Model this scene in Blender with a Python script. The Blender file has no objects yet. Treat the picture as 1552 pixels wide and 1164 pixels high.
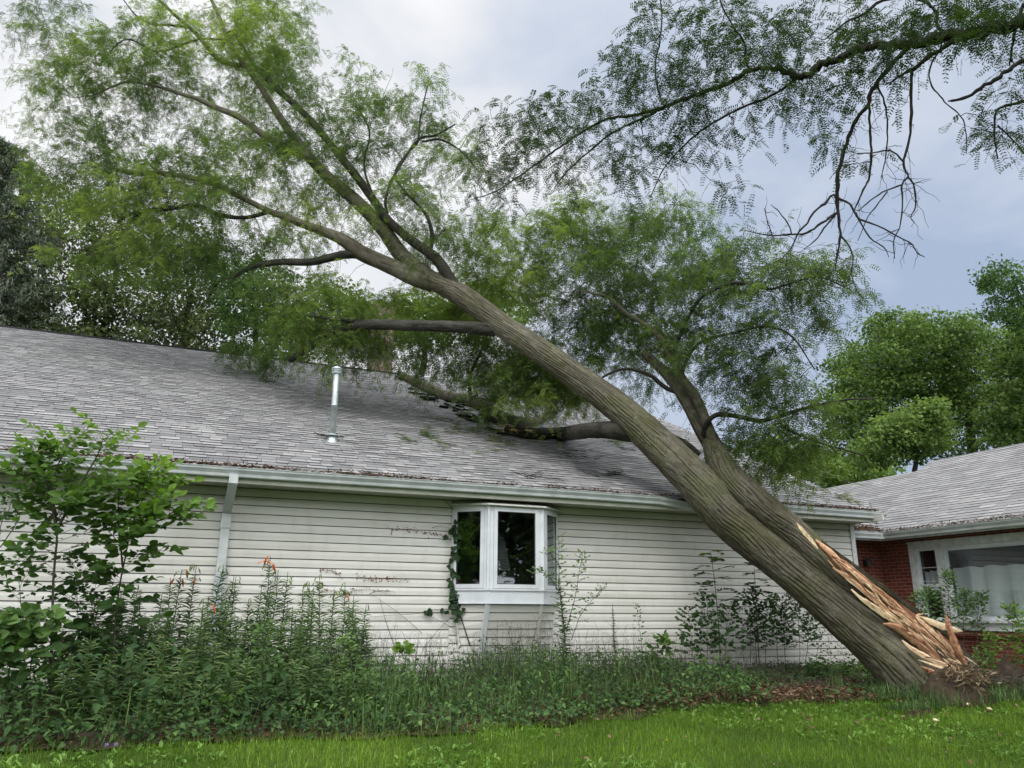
import bpy, math, random
import numpy as np
from mathutils import Matrix

rng = np.random.default_rng(7)
random.seed(7)
S = bpy.context.scene
COL = S.collection

# ------------------------------------------------------------------ camera
F = 1166.0
_y, _p, _r = math.radians(-22.4), math.radians(16.45), math.radians(0.27)
def _rx(a): return np.array([[1, 0, 0], [0, math.cos(a), -math.sin(a)], [0, math.sin(a), math.cos(a)]])
def _rz(a): return np.array([[math.cos(a), -math.sin(a), 0], [math.sin(a), math.cos(a), 0], [0, 0, 1]])
CR = _rz(_y) @ _rx(math.pi / 2 + _p) @ _rz(_r)
cd = bpy.data.cameras.new('camera')
cam = bpy.data.objects.new('camera', cd); COL.objects.link(cam)
cd.sensor_width = 36.0; cd.lens = F / 1552 * 36; cd.clip_start = 0.05; cd.clip_end = 3000
cam.matrix_world = Matrix([list(map(float, CR[i])) + [0.0] for i in range(3)] + [[0, 0, 0, 1]])
S.camera = cam

# ------------------------------------------------------------------ world, sun, exposure
SUN_EL, SUN_AZ = math.radians(52), math.radians(215)     # azimuth clockwise from +Y
w = bpy.data.worlds.new("World"); S.world = w; w.use_nodes = True
nt = w.node_tree; nt.nodes.clear()
def N(t, tree=None, **kw):
    n = (tree or nt).nodes.new(t)
    for k, v in kw.items(): setattr(n, k, v)
    return n
def wire(tree, a, b): tree.links.new(a, b)
out = N('ShaderNodeOutputWorld')
sky = N('ShaderNodeTexSky', sky_type='NISHITA', sun_disc=False, sun_elevation=SUN_EL, sun_rotation=SUN_AZ)
bsky = N('ShaderNodeBackground'); bsky.inputs[1].default_value = 0.05
wire(nt, sky.outputs[0], bsky.inputs[0])
tc = N('ShaderNodeTexCoord')
n1 = N('ShaderNodeTexNoise'); n1.inputs['Scale'].default_value = 3.4; n1.inputs['Detail'].default_value = 6; n1.inputs['Roughness'].default_value = 0.52
n1.inputs['Distortion'].default_value = 0.35
mp = N('ShaderNodeMapping'); mp.inputs['Scale'].default_value = (1, 1, 1.9); mp.inputs['Location'].default_value = (3.1, 0.4, 1.2)
wire(nt, tc.outputs['Generated'], mp.inputs[0]); wire(nt, mp.outputs[0], n1.inputs[0])
dr = N('ShaderNodeVectorMath', operation='DOT_PRODUCT'); dr.inputs[1].default_value = (0.86, 0.46, 0.20)   # darker bank of cloud to the right
wire(nt, tc.outputs['Generated'], dr.inputs[0])
m1 = N('ShaderNodeMapRange'); m1.inputs[1].default_value = 0.62; m1.inputs[2].default_value = 0.99; m1.inputs[3].default_value = -0.10; m1.inputs[4].default_value = 0.40
wire(nt, dr.outputs['Value'], m1.inputs[0])
m2 = N('ShaderNodeMath', operation='ADD'); wire(nt, n1.outputs[0], m2.inputs[0]); wire(nt, m1.outputs[0], m2.inputs[1])
cr = N('ShaderNodeValToRGB')
e = cr.color_ramp.elements
e[0].position = 0.30; e[0].color = (0.98, 0.98, 0.99, 1)
e[1].position = 0.95; e[1].color = (0.40, 0.49, 0.66, 1)
x = cr.color_ramp.elements.new(0.48); x.color = (0.82, 0.84, 0.88, 1)
x = cr.color_ramp.elements.new(0.66); x.color = (0.63, 0.69, 0.80, 1)
wire(nt, m2.outputs[0], cr.inputs[0])
# brighter overcast overhead and behind the viewer
sx = N('ShaderNodeSeparateXYZ'); wire(nt, tc.outputs['Generated'], sx.inputs[0])
mz = N('ShaderNodeMapRange', interpolation_type='SMOOTHSTEP'); mz.inputs[1].default_value = 0.66; mz.inputs[2].default_value = 1.0; mz.inputs[3].default_value = 0.0; mz.inputs[4].default_value = 1.8
wire(nt, sx.outputs[2], mz.inputs[0])
my = N('ShaderNodeMapRange', interpolation_type='SMOOTHSTEP'); my.inputs[1].default_value = 0.05; my.inputs[2].default_value = -0.8; my.inputs[3].default_value = 1.0; my.inputs[4].default_value = 2.7
wire(nt, sx.outputs[1], my.inputs[0])
ms = N('ShaderNodeMath', operation='ADD'); wire(nt, mz.outputs[0], ms.inputs[0]); wire(nt, my.outputs[0], ms.inputs[1])
bcl = N('ShaderNodeBackground'); wire(nt, cr.outputs[0], bcl.inputs[0]); wire(nt, ms.outputs[0], bcl.inputs[1])
mx = N('ShaderNodeMixShader'); mx.inputs[0].default_value = 0.93
wire(nt, bsky.outputs[0], mx.inputs[1]); wire(nt, bcl.outputs[0], mx.inputs[2]); wire(nt, mx.outputs[0], out.inputs[0])

sl = bpy.data.lights.new('sun', 'SUN'); sl.energy = 1.5; sl.angle = math.radians(22); sl.color = (1.0, 0.96, 0.90)
so = bpy.data.objects.new('sun', sl); COL.objects.link(so)
_d = np.array([math.sin(SUN_AZ) * math.cos(SUN_EL), math.cos(SUN_AZ) * math.cos(SUN_EL), math.sin(SUN_EL)])
from mathutils import Vector
so.rotation_euler = Vector(_d).to_track_quat('Z', 'Y').to_euler(); so.location = (0, -6, 30)
S.view_settings.view_transform = 'Standard'; S.view_settings.look = 'None'
S.view_settings.exposure = 0.12; S.view_settings.gamma = 1.0; S.view_settings.use_curve_mapping = False
S.cycles.max_bounces = 6; S.cycles.diffuse_bounces = 3; S.cycles.glossy_bounces = 3; S.cycles.transparent_max_bounces = 8
S.cycles.transmission_bounces = 4

# ------------------------------------------------------------------ measuring helpers
def ray(px, py): return CR @ np.array([(px - 776) / F, -(py - 582) / F, -1.0])
def at(px, py, d): return ray(px, py) * d
def onY(px, py, Y): r = ray(px, py); return r * (Y / r[1])
def onX(px, py, X): r = ray(px, py); return r * (X / r[0])
G0, GS = -1.55, 0.052
def gz(x, y): return G0 + GS * np.clip(y, -12, 16)
def onG(px, py):
    r = ray(px, py); return r * (G0 / (r[2] - GS * r[1]))
RT, RY0, RZ0 = 0.48, 10.93, 1.84
def onR(px, py, up=0.0):
    r = ray(px, py); return r * ((RZ0 + up - RT * RY0) / (r[2] - RT * r[1]))
def rz(y): return RZ0 + RT * (y - RY0)
def Xof(px, Y, Z):
    a = (px - 776) / F; c0 = CR[:, 0]; c2 = CR[:, 2]      # cx = p.c0 ; -cz
    k = c0 + a * c2
    return -(k[1] * Y + k[2] * Z) / k[0]

# ------------------------------------------------------------------ tagging
def tag(o, label=None, cat=None, group=None, kind=None):
    if label: o['label'] = label
    if cat: o['category'] = cat
    if group: o['group'] = group
    if kind: o['kind'] = kind
    return o
def empty(name, loc=(0, 0, 0), label=None, cat=None, group=None, kind=None):
    o = bpy.data.objects.new(name, None); COL.objects.link(o); o.location = [float(v) for v in loc]
    o.empty_display_size = 0.2
    return tag(o, label, cat, group, kind)

# ------------------------------------------------------------------ mesh accumulators
class Acc:
    """collects vertex / quad arrays with a tone value and material index per face"""
    def __init__(s): s.v = []; s.f = []; s.t = []; s.m = []; s.n = 0
    def add(s, v, f, tone=0.5, mat=0):
        v = np.asarray(v, float).reshape(-1, 3); f = np.asarray(f, np.int64).reshape(-1, 4)
        s.v.append(v); s.f.append(f + s.n); s.n += len(v)
        s.t.append(np.broadcast_to(np.asarray(tone, float), (len(f),)).copy())
        s.m.append(np.full(len(f), mat, np.int32))
        return s
    def build(s, name, mats, parent=None, smooth=False):
        me = bpy.data.meshes.new(name)
        mats = mats if isinstance(mats, (list, tuple)) else [mats]
        for m in mats: me.materials.append(m)
        o = bpy.data.objects.new(name, me); COL.objects.link(o)
        if s.n:
            v = np.concatenate(s.v); f = np.concatenate(s.f); t = np.concatenate(s.t); mi = np.concatenate(s.m)
            if parent is not None: v = v - np.array(parent.matrix_world_loc if hasattr(parent, 'matrix_world_loc') else wloc(parent))
            me.vertices.add(len(v)); me.vertices.foreach_set('co', v.astype(np.float32).ravel())
            tri = f[:, 3] < 0
            cnt = np.where(tri, 3, 4)
            me.loops.add(int(cnt.sum()))
            idx = f.ravel(); idx = idx[idx >= 0] if tri.any() else idx
            me.loops.foreach_set('vertex_index', idx.astype(np.int32))
            me.polygons.add(len(f))
            st = np.concatenate([[0], np.cumsum(cnt)[:-1]])
            me.polygons.foreach_set('loop_start', st.astype(np.int32))
            me.polygons.foreach_set('loop_total', cnt.astype(np.int32))
            me.polygons.foreach_set('material_index', mi)
            me.polygons.foreach_set('use_smooth', np.full(len(f), bool(smooth)))
            a = me.attributes.new('tone', 'FLOAT', 'FACE'); a.data.foreach_set('value', t.astype(np.float32))
            me.update(calc_edges=True)
        if parent is not None: o.parent = parent
        return o
def wloc(o):
    p = np.zeros(3)
    while o is not None: p = p + np.array(o.location); o = o.parent
    return p
BOXF = np.array([[0, 3, 2, 1], [4, 5, 6, 7], [0, 1, 5, 4], [1, 2, 6, 5], [2, 3, 7, 6], [3, 0, 4, 7]])
def box(a, x0, x1, y0, y1, z0, z1, tone=0.5, mat=0):
    v = [(x0, y0, z0), (x1, y0, z0), (x1, y1, z0), (x0, y1, z0), (x0, y0, z1), (x1, y0, z1), (x1, y1, z1), (x0, y1, z1)]
    return a.add(v, BOXF, tone, mat)
def quadp(a, p0, p1, p2, p3, tone=0.5, mat=0): return a.add([p0, p1, p2, p3], [[0, 1, 2, 3]], tone, mat)
def beam(a, p, q, wu, wv, up=(0, 0, 1), tone=0.5, mat=0):
    """box of section wu x wv from p to q"""
    p, q, up = map(lambda t: np.asarray(t, float), (p, q, up)); d = q - p; d /= np.linalg.norm(d)
    s = np.cross(d, up); s /= np.linalg.norm(s); u = np.cross(s, d)
    v = []
    for c in (p, q):
        for i, j in ((-1, -1), (1, -1), (1, 1), (-1, 1)): v.append(c + s * wu / 2 * i + u * wv / 2 * j)
    return a.add(v, BOXF, tone, mat)
def extrude(a, prof, p0, p1, side, up, tone=0.5, mat=0, close=True):
    """extrude a 2-D profile [(s,u)] from p0 to p1"""
    p0, p1, side, up = map(lambda t: np.asarray(t, float), (p0, p1, side, up)); n = len(prof)
    v = [p0 + side * s + up * u for s, u in prof] + [p1 + side * s + up * u for s, u in prof]
    f = [[i, (i + 1) % n, n + (i + 1) % n, n + i] for i in range(n if close else n - 1)]
    return a.add(v, f, tone, mat)
def frames(P):
    P = np.asarray(P, float); T = np.gradient(P, axis=-2); T /= np.linalg.norm(T, axis=-1, keepdims=True) + 1e-9
    ref = np.broadcast_to(np.array([0.31, 0.87, 0.38]), T.shape)
    U = np.cross(T, ref); U /= np.linalg.norm(U, axis=-1, keepdims=True) + 1e-9
    V = np.cross(T, U)
    return T, U, V
def tubes(a, P, R, sides=4, tone=0.5, mat=0):
    """batch of tubes P (n,K,3), R (n,K)"""
    P = np.asarray(P, float); R = np.asarray(R, float)
    if P.ndim == 2: P = P[None]; R = R[None]
    n, K, _ = P.shape
    T, U, V = frames(P)
    an = np.arange(sides) * 2 * math.pi / sides
    v = P[:, :, None] + R[:, :, None, None] * (U[:, :, None] * np.cos(an)[:, None] + V[:, :, None] * np.sin(an)[:, None])
    idx = np.arange(n * K * sides).reshape(n, K, sides); r = np.roll(idx, -1, axis=2)
    f = np.stack([idx[:, :-1], r[:, :-1], r[:, 1:], idx[:, 1:]], -1)
    if np.ndim(tone): tone = np.repeat(np.asarray(tone), (K - 1) * sides)
    return a.add(v.reshape(-1, 3), f.reshape(-1, 4), tone, mat)
def smooth_path(pts, n):
    """Catmull-Rom resample of rows [x,y,z,(r)]"""
    p = np.asarray(pts, float); m = len(p)
    p = np.vstack([2 * p[0] - p[1], p, 2 * p[-1] - p[-2]])
    t = np.linspace(0, m - 1 - 1e-6, n); i = t.astype(int); u = (t - i)[:, None]
    a, b, c, d = p[i], p[i + 1], p[i + 2], p[i + 3]
    return 0.5 * ((2 * b) + (-a + c) * u + (2 * a - 5 * b + 4 * c - d) * u ** 2 + (-a + 3 * b - 3 * c + d) * u ** 3)

# ------------------------------------------------------------------ value noise in numpy
_perm = rng.random(4096 * 4)
def _h(i, j, k): return _perm[((i * 73856093) ^ (j * 19349663) ^ (k * 83492791)) & 16383]
def vnoise(x, y, z, wrap=0):
    x, y, z = np.broadcast_arrays(x, y, z)
    i, j, k = np.floor(x).astype(np.int64), np.floor(y).astype(np.int64), np.floor(z).astype(np.int64)
    u, v, q = x - i, y - j, z - k; u, v, q = [t * t * (3 - 2 * t) for t in (u, v, q)]
    i1 = i + 1
    if wrap: i, i1 = i % wrap, i1 % wrap
    def L(a, b, t): return a + (b - a) * t
    return L(L(L(_h(i, j, k), _h(i1, j, k), u), L(_h(i, j + 1, k), _h(i1, j + 1, k), u), v),
             L(L(_h(i, j, k + 1), _h(i1, j, k + 1), u), L(_h(i, j + 1, k + 1), _h(i1, j + 1, k + 1), u), v), q)

# ------------------------------------------------------------------ materials
def mat(name): m = bpy.data.materials.new(name); m.use_nodes = True; t = m.node_tree; t.nodes.clear(); return m, t
def ramp(t, fac, cols):
    r = N('ShaderNodeValToRGB', t); el = r.color_ramp.elements
    el[0].position = cols[0][0]; el[0].color = (*cols[0][1], 1); el[1].position = cols[-1][0]; el[1].color = (*cols[-1][1], 1)
    for p, c in cols[1:-1]: q = el.new(p); q.color = (*c, 1)
    if fac is not None: wire(t, fac, r.inputs[0])
    return r
def noise(t, scale, detail=3, rough=0.55, vec=None, dist=0.0):
    n = N('ShaderNodeTexNoise', t); n.inputs['Scale'].default_value = scale; n.inputs['Detail'].default_value = detail
    n.inputs['Roughness'].default_value = rough; n.inputs['Distortion'].default_value = dist
    if vec is None:
        c = N('ShaderNodeTexCoord', t); vec = c.outputs['Object']
    wire(t, vec, n.inputs[0]); return n
def mixc(t, fac, a, b, blend='MIX'):
    m = N('ShaderNodeMix', t, data_type='RGBA', blend_type=blend)
    for s, v in ((m.inputs[0], fac), (m.inputs[6], a), (m.inputs[7], b)):
        if hasattr(v, 'links'): wire(t, v, s)
        elif np.ndim(v): s.default_value = (*v, 1)
        else: s.default_value = v
    return m.outputs[2]
def prin(t, col, rough=0.6, spec=0.3, bump=None, bstr=0.3, bdist=0.01, metal=0.0):
    p = N('ShaderNodeBsdfPrincipled', t)
    if hasattr(col, 'links'): wire(t, col, p.inputs['Base Color'])
    else: p.inputs['Base Color'].default_value = (*col, 1)
    if hasattr(rough, 'links'): wire(t, rough, p.inputs['Roughness'])
    else: p.inputs['Roughness'].default_value = rough
    p.inputs['Specular IOR Level'].default_value = spec; p.inputs['Metallic'].default_value = metal
    if bump is not None:
        b = N('ShaderNodeBump', t); b.inputs['Strength'].default_value = bstr; b.inputs['Distance'].default_value = bdist
        wire(t, bump, b.inputs['Height']); wire(t, b.outputs[0], p.inputs['Normal'])
    return p
def fin(t, sh): o = N('ShaderNodeOutputMaterial', t); wire(t, sh, o.inputs[0])
def tone_out(t): a = N('ShaderNodeAttribute', t, attribute_name='tone'); return a.outputs['Fac']

def m_simple(name, c0, c1, scale=6, rough=0.6, spec=0.3, bscale=40, bstr=0.15, metal=0.0, detail=5):
    m, t = mat(name); n = noise(t, scale, detail); r = ramp(t, n.outputs[0], [(0.3, c0), (0.7, c1)])
    b = noise(t, bscale, 4); fin(t, prin(t, r.outputs[0], rough, spec, b.outputs[0], bstr, 0.01, metal).outputs[0]); return m
def m_leaf(name, cols, trans=0.35, rough=0.55, spec=0.16, patch=1.1):
    """foliage: colour from the per-leaf tone, with broad patches of variation, light passing through"""
    m, t = mat(name); r = ramp(t, tone_out(t), cols)
    n = noise(t, patch, 2); r2 = ramp(t, n.outputs[0], [(0.3, (0.72, 0.78, 0.72)), (0.7, (1.2, 1.16, 1.1))])
    c = mixc(t, 1.0, r.outputs[0], r2.outputs[0], 'MULTIPLY')
    p = prin(t, c, rough, spec)
    tr = N('ShaderNodeBsdfTranslucent', t)
    c2 = mixc(t, 1.0, c, (1.25, 1.35, 0.6), 'MULTIPLY'); wire(t, c2, tr.inputs[0])
    mx = N('ShaderNodeMixShader', t); mx.inputs[0].default_value = trans
    wire(t, p.outputs[0], mx.inputs[1]); wire(t, tr.outputs[0], mx.inputs[2]); fin(t, mx.outputs[0]); return m

M = {}
# vinyl siding, with grime and green algae that gather low on the wall and under the eaves
def m_siding():
    m, t = mat('vinyl_siding')
    c = N('ShaderNodeTexCoord', t); mpn = N('ShaderNodeMapping', t); mpn.inputs['Scale'].default_value = (0.5, 1, 2.2)
    wire(t, c.outputs['Object'], mpn.inputs[0])
    n = noise(t, 1.3, 6, 0.6, mpn.outputs[0]); r = ramp(t, n.outputs[0], [(0.3, (0.57, 0.57, 0.515)), (0.52, (0.68, 0.68, 0.64)), (0.75, (0.73, 0.73, 0.70))])
    mp2 = N('ShaderNodeMapping', t); mp2.inputs['Scale'].default_value = (2.6, 1, 0.9); wire(t, c.outputs['Object'], mp2.inputs[0])
    st = noise(t, 2.0, 4, 0.6, mp2.outputs[0]); sr = ramp(t, st.outputs[0], [(0.52, (0, 0, 0)), (0.80, (0.5, 0.5, 0.5))])
    col = mixc(t, sr.outputs[0], r.outputs[0], (0.50, 0.50, 0.42))
    sp = noise(t, 22, 3, 0.7); spr = ramp(t, sp.outputs[0], [(0.68, (0, 0, 0)), (0.76, (0.6, 0.6, 0.6))])
    col = mixc(t, spr.outputs[0], col, (0.38, 0.38, 0.30))
    tr = ramp(t, tone_out(t), [(0, (0.90, 0.90, 0.88)), (1, (1, 1, 1))])
    col = mixc(t, 1.0, col, tr.outputs[0], 'MULTIPLY')
    fin(t, prin(t, col, 0.5, 0.35, noise(t, 60, 3).outputs[0], 0.05, 0.005).outputs[0]); return m
M['siding'] = m_siding()
M['groove'] = m_simple('siding_groove_shade', (0.12, 0.12, 0.105), (0.19, 0.19, 0.165), rough=0.8)  # lap shadow of the courses put into the dark groove colour
def m_shingle(name, cols, edge=False):
    m, t = mat(name); r = ramp(t, tone_out(t), cols)
    n = noise(t, 1.1, 4); r2 = ramp(t, n.outputs[0], [(0.3, (0.84, 0.84, 0.86)), (0.7, (1.1, 1.1, 1.1))])
    c = mixc(t, 1.0, r.outputs[0], r2.outputs[0], 'MULTIPLY')
    g = noise(t, 190, 2, 0.8); r3 = ramp(t, g.outputs[0], [(0.3, (0.72, 0.72, 0.72)), (0.7, (1.22, 1.22, 1.24))])
    c = mixc(t, 1.0, c, r3.outputs[0], 'MULTIPLY')
    fin(t, prin(t, c, 0.9, 0.15, g.outputs[0], 0.35, 0.006).outputs[0]); return m
M['shingle'] = m_shingle('asphalt_shingle', [(0, (0.14, 0.14, 0.14)), (0.5, (0.225, 0.225, 0.223)), (1, (0.35, 0.347, 0.342))])
M['shingle_edge_shade'] = m_simple('shingle_shadow_band', (0.025, 0.025, 0.028), (0.055, 0.055, 0.06), scale=5, rough=0.95, spec=0.1)
M['gutter'] = m_simple('gutter_aluminium', (0.42, 0.47, 0.47), (0.62, 0.65, 0.66), scale=4, rough=0.38, spec=0.5, bscale=12, bstr=0.08)
M['fascia'] = m_simple('painted_fascia', (0.46, 0.47, 0.40), (0.62, 0.63, 0.57), scale=3, rough=0.5)
M['soffit'] = m_simple('vented_soffit', (0.40, 0.41, 0.33), (0.52, 0.53, 0.45), scale=3, rough=0.6)
M['white'] = m_simple('white_vinyl_frame', (0.58, 0.62, 0.65), (0.70, 0.73, 0.76), scale=5, rough=0.35, spec=0.45, bscale=30, bstr=0.04)
M['old_white'] = m_simple('weathered_white_paint', (0.48, 0.50, 0.50), (0.74, 0.76, 0.77), scale=9, rough=0.6, bscale=50, bstr=0.2)
M['gasket'] = m_simple('dark_gasket', (0.02, 0.02, 0.02), (0.04, 0.04, 0.04), rough=0.7)
M['interior'] = m_simple('room_interior', (0.07, 0.08, 0.09), (0.11, 0.12, 0.13), rough=0.9, spec=0.1)
M['galv'] = m_simple('galvanised_steel', (0.34, 0.40, 0.40), (0.55, 0.60, 0.60), scale=8, rough=0.35, metal=0.6, bscale=15, bstr=0.1)
M['metal_roof'] = m_simple('bay_roof_metal', (0.55, 0.55, 0.52), (0.75, 0.75, 0.72), rough=0.35, spec=0.5)
def m_glass():
    m, t = mat('window_glass'); gl = N('ShaderNodeBsdfGlossy', t); gl.inputs['Roughness'].default_value = 0.02; gl.inputs[0].default_value = (0.9, 0.95, 1, 1)
    tr = N('ShaderNodeBsdfTransparent', t); tr.inputs[0].default_value = (0.90, 0.93, 0.93, 1)
    fr = N('ShaderNodeLayerWeight', t); fr.inputs[0].default_value = 0.5
    pw_ = N('ShaderNodeMath', t, operation='POWER'); pw_.inputs[1].default_value = 4.0; wire(t, fr.outputs['Facing'], pw_.inputs[0])
    mu = N('ShaderNodeMath', t, operation='MULTIPLY_ADD'); mu.inputs[1].default_value = 0.9; mu.inputs[2].default_value = 0.075; wire(t, pw_.outputs[0], mu.inputs[0])
    b = N('ShaderNodeBump', t); b.inputs['Strength'].default_value = 0.06; b.inputs['Distance'].default_value = 0.02; wire(t, noise(t, 2.5, 1).outputs[0], b.inputs['Height']); wire(t, b.outputs[0], gl.inputs['Normal'])
    mx = N('ShaderNodeMixShader', t); wire(t, mu.outputs[0], mx.inputs[0]); wire(t, tr.outputs[0], mx.inputs[1]); wire(t, gl.outputs[0], mx.inputs[2]); fin(t, mx.outputs[0]); return m
M['glass'] = m_glass()
def m_curtain():
    m, t = mat('sheer_curtain'); d = prin(t, (0.88, 0.90, 0.90), 0.9, 0.1); tr = N('ShaderNodeBsdfTranslucent', t); tr.inputs[0].default_value = (0.7, 0.75, 0.75, 1)
    mx = N('ShaderNodeMixShader', t); mx.inputs[0].default_value = 0.25; wire(t, d.outputs[0], mx.inputs[1]); wire(t, tr.outputs[0], mx.inputs[2]); fin(t, mx.outputs[0]); return m
M['curtain'] = m_curtain()
def m_brick():
    m, t = mat('red_brick'); c = N('ShaderNodeTexCoord', t)
    s = N('ShaderNodeSeparateXYZ', t); wire(t, c.outputs['Object'], s.inputs[0])
    ad = N('ShaderNodeMath', t, operation='SUBTRACT'); wire(t, s.outputs[1], ad.inputs[0]); wire(t, s.outputs[0], ad.inputs[1])
    cb = N('ShaderNodeCombineXYZ', t); wire(t, ad.outputs[0], cb.inputs[0]); wire(t, s.outputs[2], cb.inputs[1])
    b = N('ShaderNodeTexBrick', t); b.inputs['Scale'].default_value = 1.0; b.inputs['Brick Width'].default_value = 0.215; b.inputs['Row Height'].default_value = 0.0677
    b.inputs['Mortar Size'].default_value = 0.006; b.inputs['Mortar Smooth'].default_value = 0.25; b.inputs['Bias'].default_value = -0.1
    b.inputs['Color1'].default_value = (0.21, 0.048, 0.030, 1); b.inputs['Color2'].default_value = (0.11, 0.030, 0.022, 1); b.inputs['Mortar'].default_value = (0.27, 0.20, 0.17, 1)
    wire(t, cb.outputs[0], b.inputs[0])
    n = noise(t, 25, 4); r2 = ramp(t, n.outputs[0], [(0.3, (0.75, 0.75, 0.75)), (0.7, (1.15, 1.15, 1.15))])
    col = mixc(t, 1.0, b.outputs[0], r2.outputs[0], 'MULTIPLY')
    iv = N('ShaderNodeMath', t, operation='SUBTRACT'); iv.inputs[0].default_value = 1; wire(t, b.outputs['Fac'], iv.inputs[1])
    fin(t, prin(t, col, 0.85, 0.2, iv.outputs[0], 0.6, 0.008).outputs[0]); return m
M['brick'] = m_brick()
def m_bark(name, deep, mid, high, moss=(0.10, 0.11, 0.045), sc=(30, 3)):
    m, t = mat(name); r = ramp(t, tone_out(t), [(0.0, deep), (0.35, mid), (0.75, high), (1.0, tuple(min(1, c * 1.25) for c in high))])
    n = noise(t, 2.2, 5, 0.6); mr = ramp(t, n.outputs[0], [(0.42, (0, 0, 0)), (0.68, (0.65, 0.65, 0.65))])
    c = mixc(t, mr.outputs[0], r.outputs[0], moss)
    n2 = noise(t, 5.5, 6, 0.75, None, 0.6); m2r = ramp(t, n2.outputs[0], [(0.52, (0, 0, 0)), (0.70, (0.6, 0.6, 0.6))]); c = mixc(t, m2r.outputs[0], c, tuple(min(1, q * 1.55 + 0.012) for q in high))
    n3 = noise(t, 0.9, 3, 0.6); m3 = ramp(t, n3.outputs[0], [(0.35, (0.72, 0.70, 0.66)), (0.65, (1.12, 1.12, 1.1))]); c = mixc(t, 1.0, c, m3.outputs[0], 'MULTIPLY')
    g = noise(t, 38, 5, 0.7); gr = ramp(t, g.outputs[0], [(0.3, (0.66, 0.66, 0.66)), (0.7, (1.3, 1.3, 1.3))])
    c = mixc(t, 1.0, c, gr.outputs[0], 'MULTIPLY')
    fin(t, prin(t, c, 0.92, 0.15, g.outputs[0], 0.7, 0.012).outputs[0]); return m
M['bark'] = m_bark('locust_bark', (0.035, 0.028, 0.020), (0.074, 0.068, 0.052), (0.135, 0.126, 0.100))
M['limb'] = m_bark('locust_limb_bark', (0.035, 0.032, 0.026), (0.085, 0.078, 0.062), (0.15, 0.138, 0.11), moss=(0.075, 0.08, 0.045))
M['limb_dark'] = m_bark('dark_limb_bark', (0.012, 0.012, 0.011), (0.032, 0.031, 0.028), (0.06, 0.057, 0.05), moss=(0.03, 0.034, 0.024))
M['twig'] = m_simple('twig_bark', (0.035, 0.033, 0.026), (0.085, 0.078, 0.06), scale=10, rough=0.85)
M['twig_dark'] = m_simple('dark_twig_bark', (0.012, 0.012, 0.012), (0.035, 0.032, 0.03), scale=10, rough=0.85)
def m_wood():
    m, t = mat('torn_heartwood'); r = ramp(t, tone_out(t), [(0, (0.07, 0.035, 0.022)), (0.25, (0.28, 0.14, 0.075)), (0.5, (0.54, 0.31, 0.18)), (0.75, (0.68, 0.47, 0.30)), (1, (0.80, 0.70, 0.46))])
    n = noise(t, 16, 5, 0.7); gr = ramp(t, n.outputs[0], [(0.3, (0.7, 0.62, 0.6)), (0.7, (1.2, 1.2, 1.2))])
    c = mixc(t, 1.0, r.outputs[0], gr.outputs[0], 'MULTIPLY'); fin(t, prin(t, c, 0.75, 0.25, n.outputs[0], 0.6, 0.01).outputs[0]); return m
M['wood'] = m_wood()
M['locust'] = m_leaf('locust_leaf', [(0, (0.062, 0.102, 0.040)), (0.5, (0.122, 0.188, 0.060)), (1, (0.26, 0.325, 0.098))], 0.60)
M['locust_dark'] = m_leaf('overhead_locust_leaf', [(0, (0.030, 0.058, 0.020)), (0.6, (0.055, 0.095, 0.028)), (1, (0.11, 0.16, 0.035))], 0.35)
M['maple'] = m_leaf('maple_leaf', [(0, (0.045, 0.082, 0.030)), (0.5, (0.110, 0.178, 0.056)), (1, (0.215, 0.30, 0.095))], 0.38)
M['dull_leaf'] = m_leaf('dull_background_leaf', [(0, (0.050, 0.068, 0.036)), (0.5, (0.095, 0.122, 0.058)), (1, (0.17, 0.21, 0.09))], 0.28)
M['spruce'] = m_leaf('spruce_needle', [(0, (0.12, 0.15, 0.13)), (1, (0.24, 0.28, 0.22))], 0.1)
M['sapling'] = m_leaf('broad_sapling_leaf', [(0, (0.020, 0.052, 0.020)), (0.45, (0.050, 0.105, 0.028)), (0.75, (0.11, 0.21, 0.040)), (1, (0.24, 0.37, 0.07))], 0.4)
M['lily'] = m_leaf('lily_leaf', [(0, (0.030, 0.058, 0.022)), (0.5, (0.068, 0.120, 0.042)), (1, (0.17, 0.24, 0.10))], 0.2, rough=0.4)
M['bud'] = m_leaf('green_bud', [(0, (0.12, 0.20, 0.05)), (1, (0.32, 0.40, 0.10))], 0.3)
M['orange'] = m_leaf('orange_petal', [(0, (0.62, 0.13, 0.03)), (0.5, (0.80, 0.20, 0.06)), (1, (0.85, 0.33, 0.16))], 0.4)
M['shrub'] = m_leaf('shrub_leaf', [(0, (0.025, 0.06, 0.022)), (0.5, (0.060, 0.12, 0.040)), (1, (0.15, 0.25, 0.08))], 0.3)
M['ivy'] = m_leaf('ivy_leaf', [(0, (0.014, 0.032, 0.016)), (1, (0.035, 0.07, 0.028))], 0.15)
M['red_vine'] = m_leaf('red_creeper_leaf', [(0, (0.14, 0.03, 0.025)), (1, (0.24, 0.07, 0.05))], 0.2)
M['weed'] = m_leaf('weed_blade', [(0, (0.10, 0.075, 0.045)), (0.18, (0.13, 0.115, 0.055)), (0.3, (0.032, 0.070, 0.028)), (0.65, (0.065, 0.125, 0.045)), (1, (0.17, 0.25, 0.085))], 0.25)
M['grass'] = m_leaf('lawn_blade', [(0, (0.075, 0.13, 0.022)), (0.5, (0.145, 0.25, 0.034)), (0.88, (0.25, 0.38, 0.055)), (1, (0.42, 0.44, 0.17))], 0.45, patch=0.8)
M['clover'] = m_leaf('broad_weed_leaf', [(0, (0.09, 0.20, 0.03)), (1, (0.26, 0.42, 0.12))], 0.35)
M['violet'] = m_leaf('violet_petal', [(0, (0.20, 0.12, 0.42)), (1, (0.36, 0.26, 0.62))], 0.3)
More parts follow.
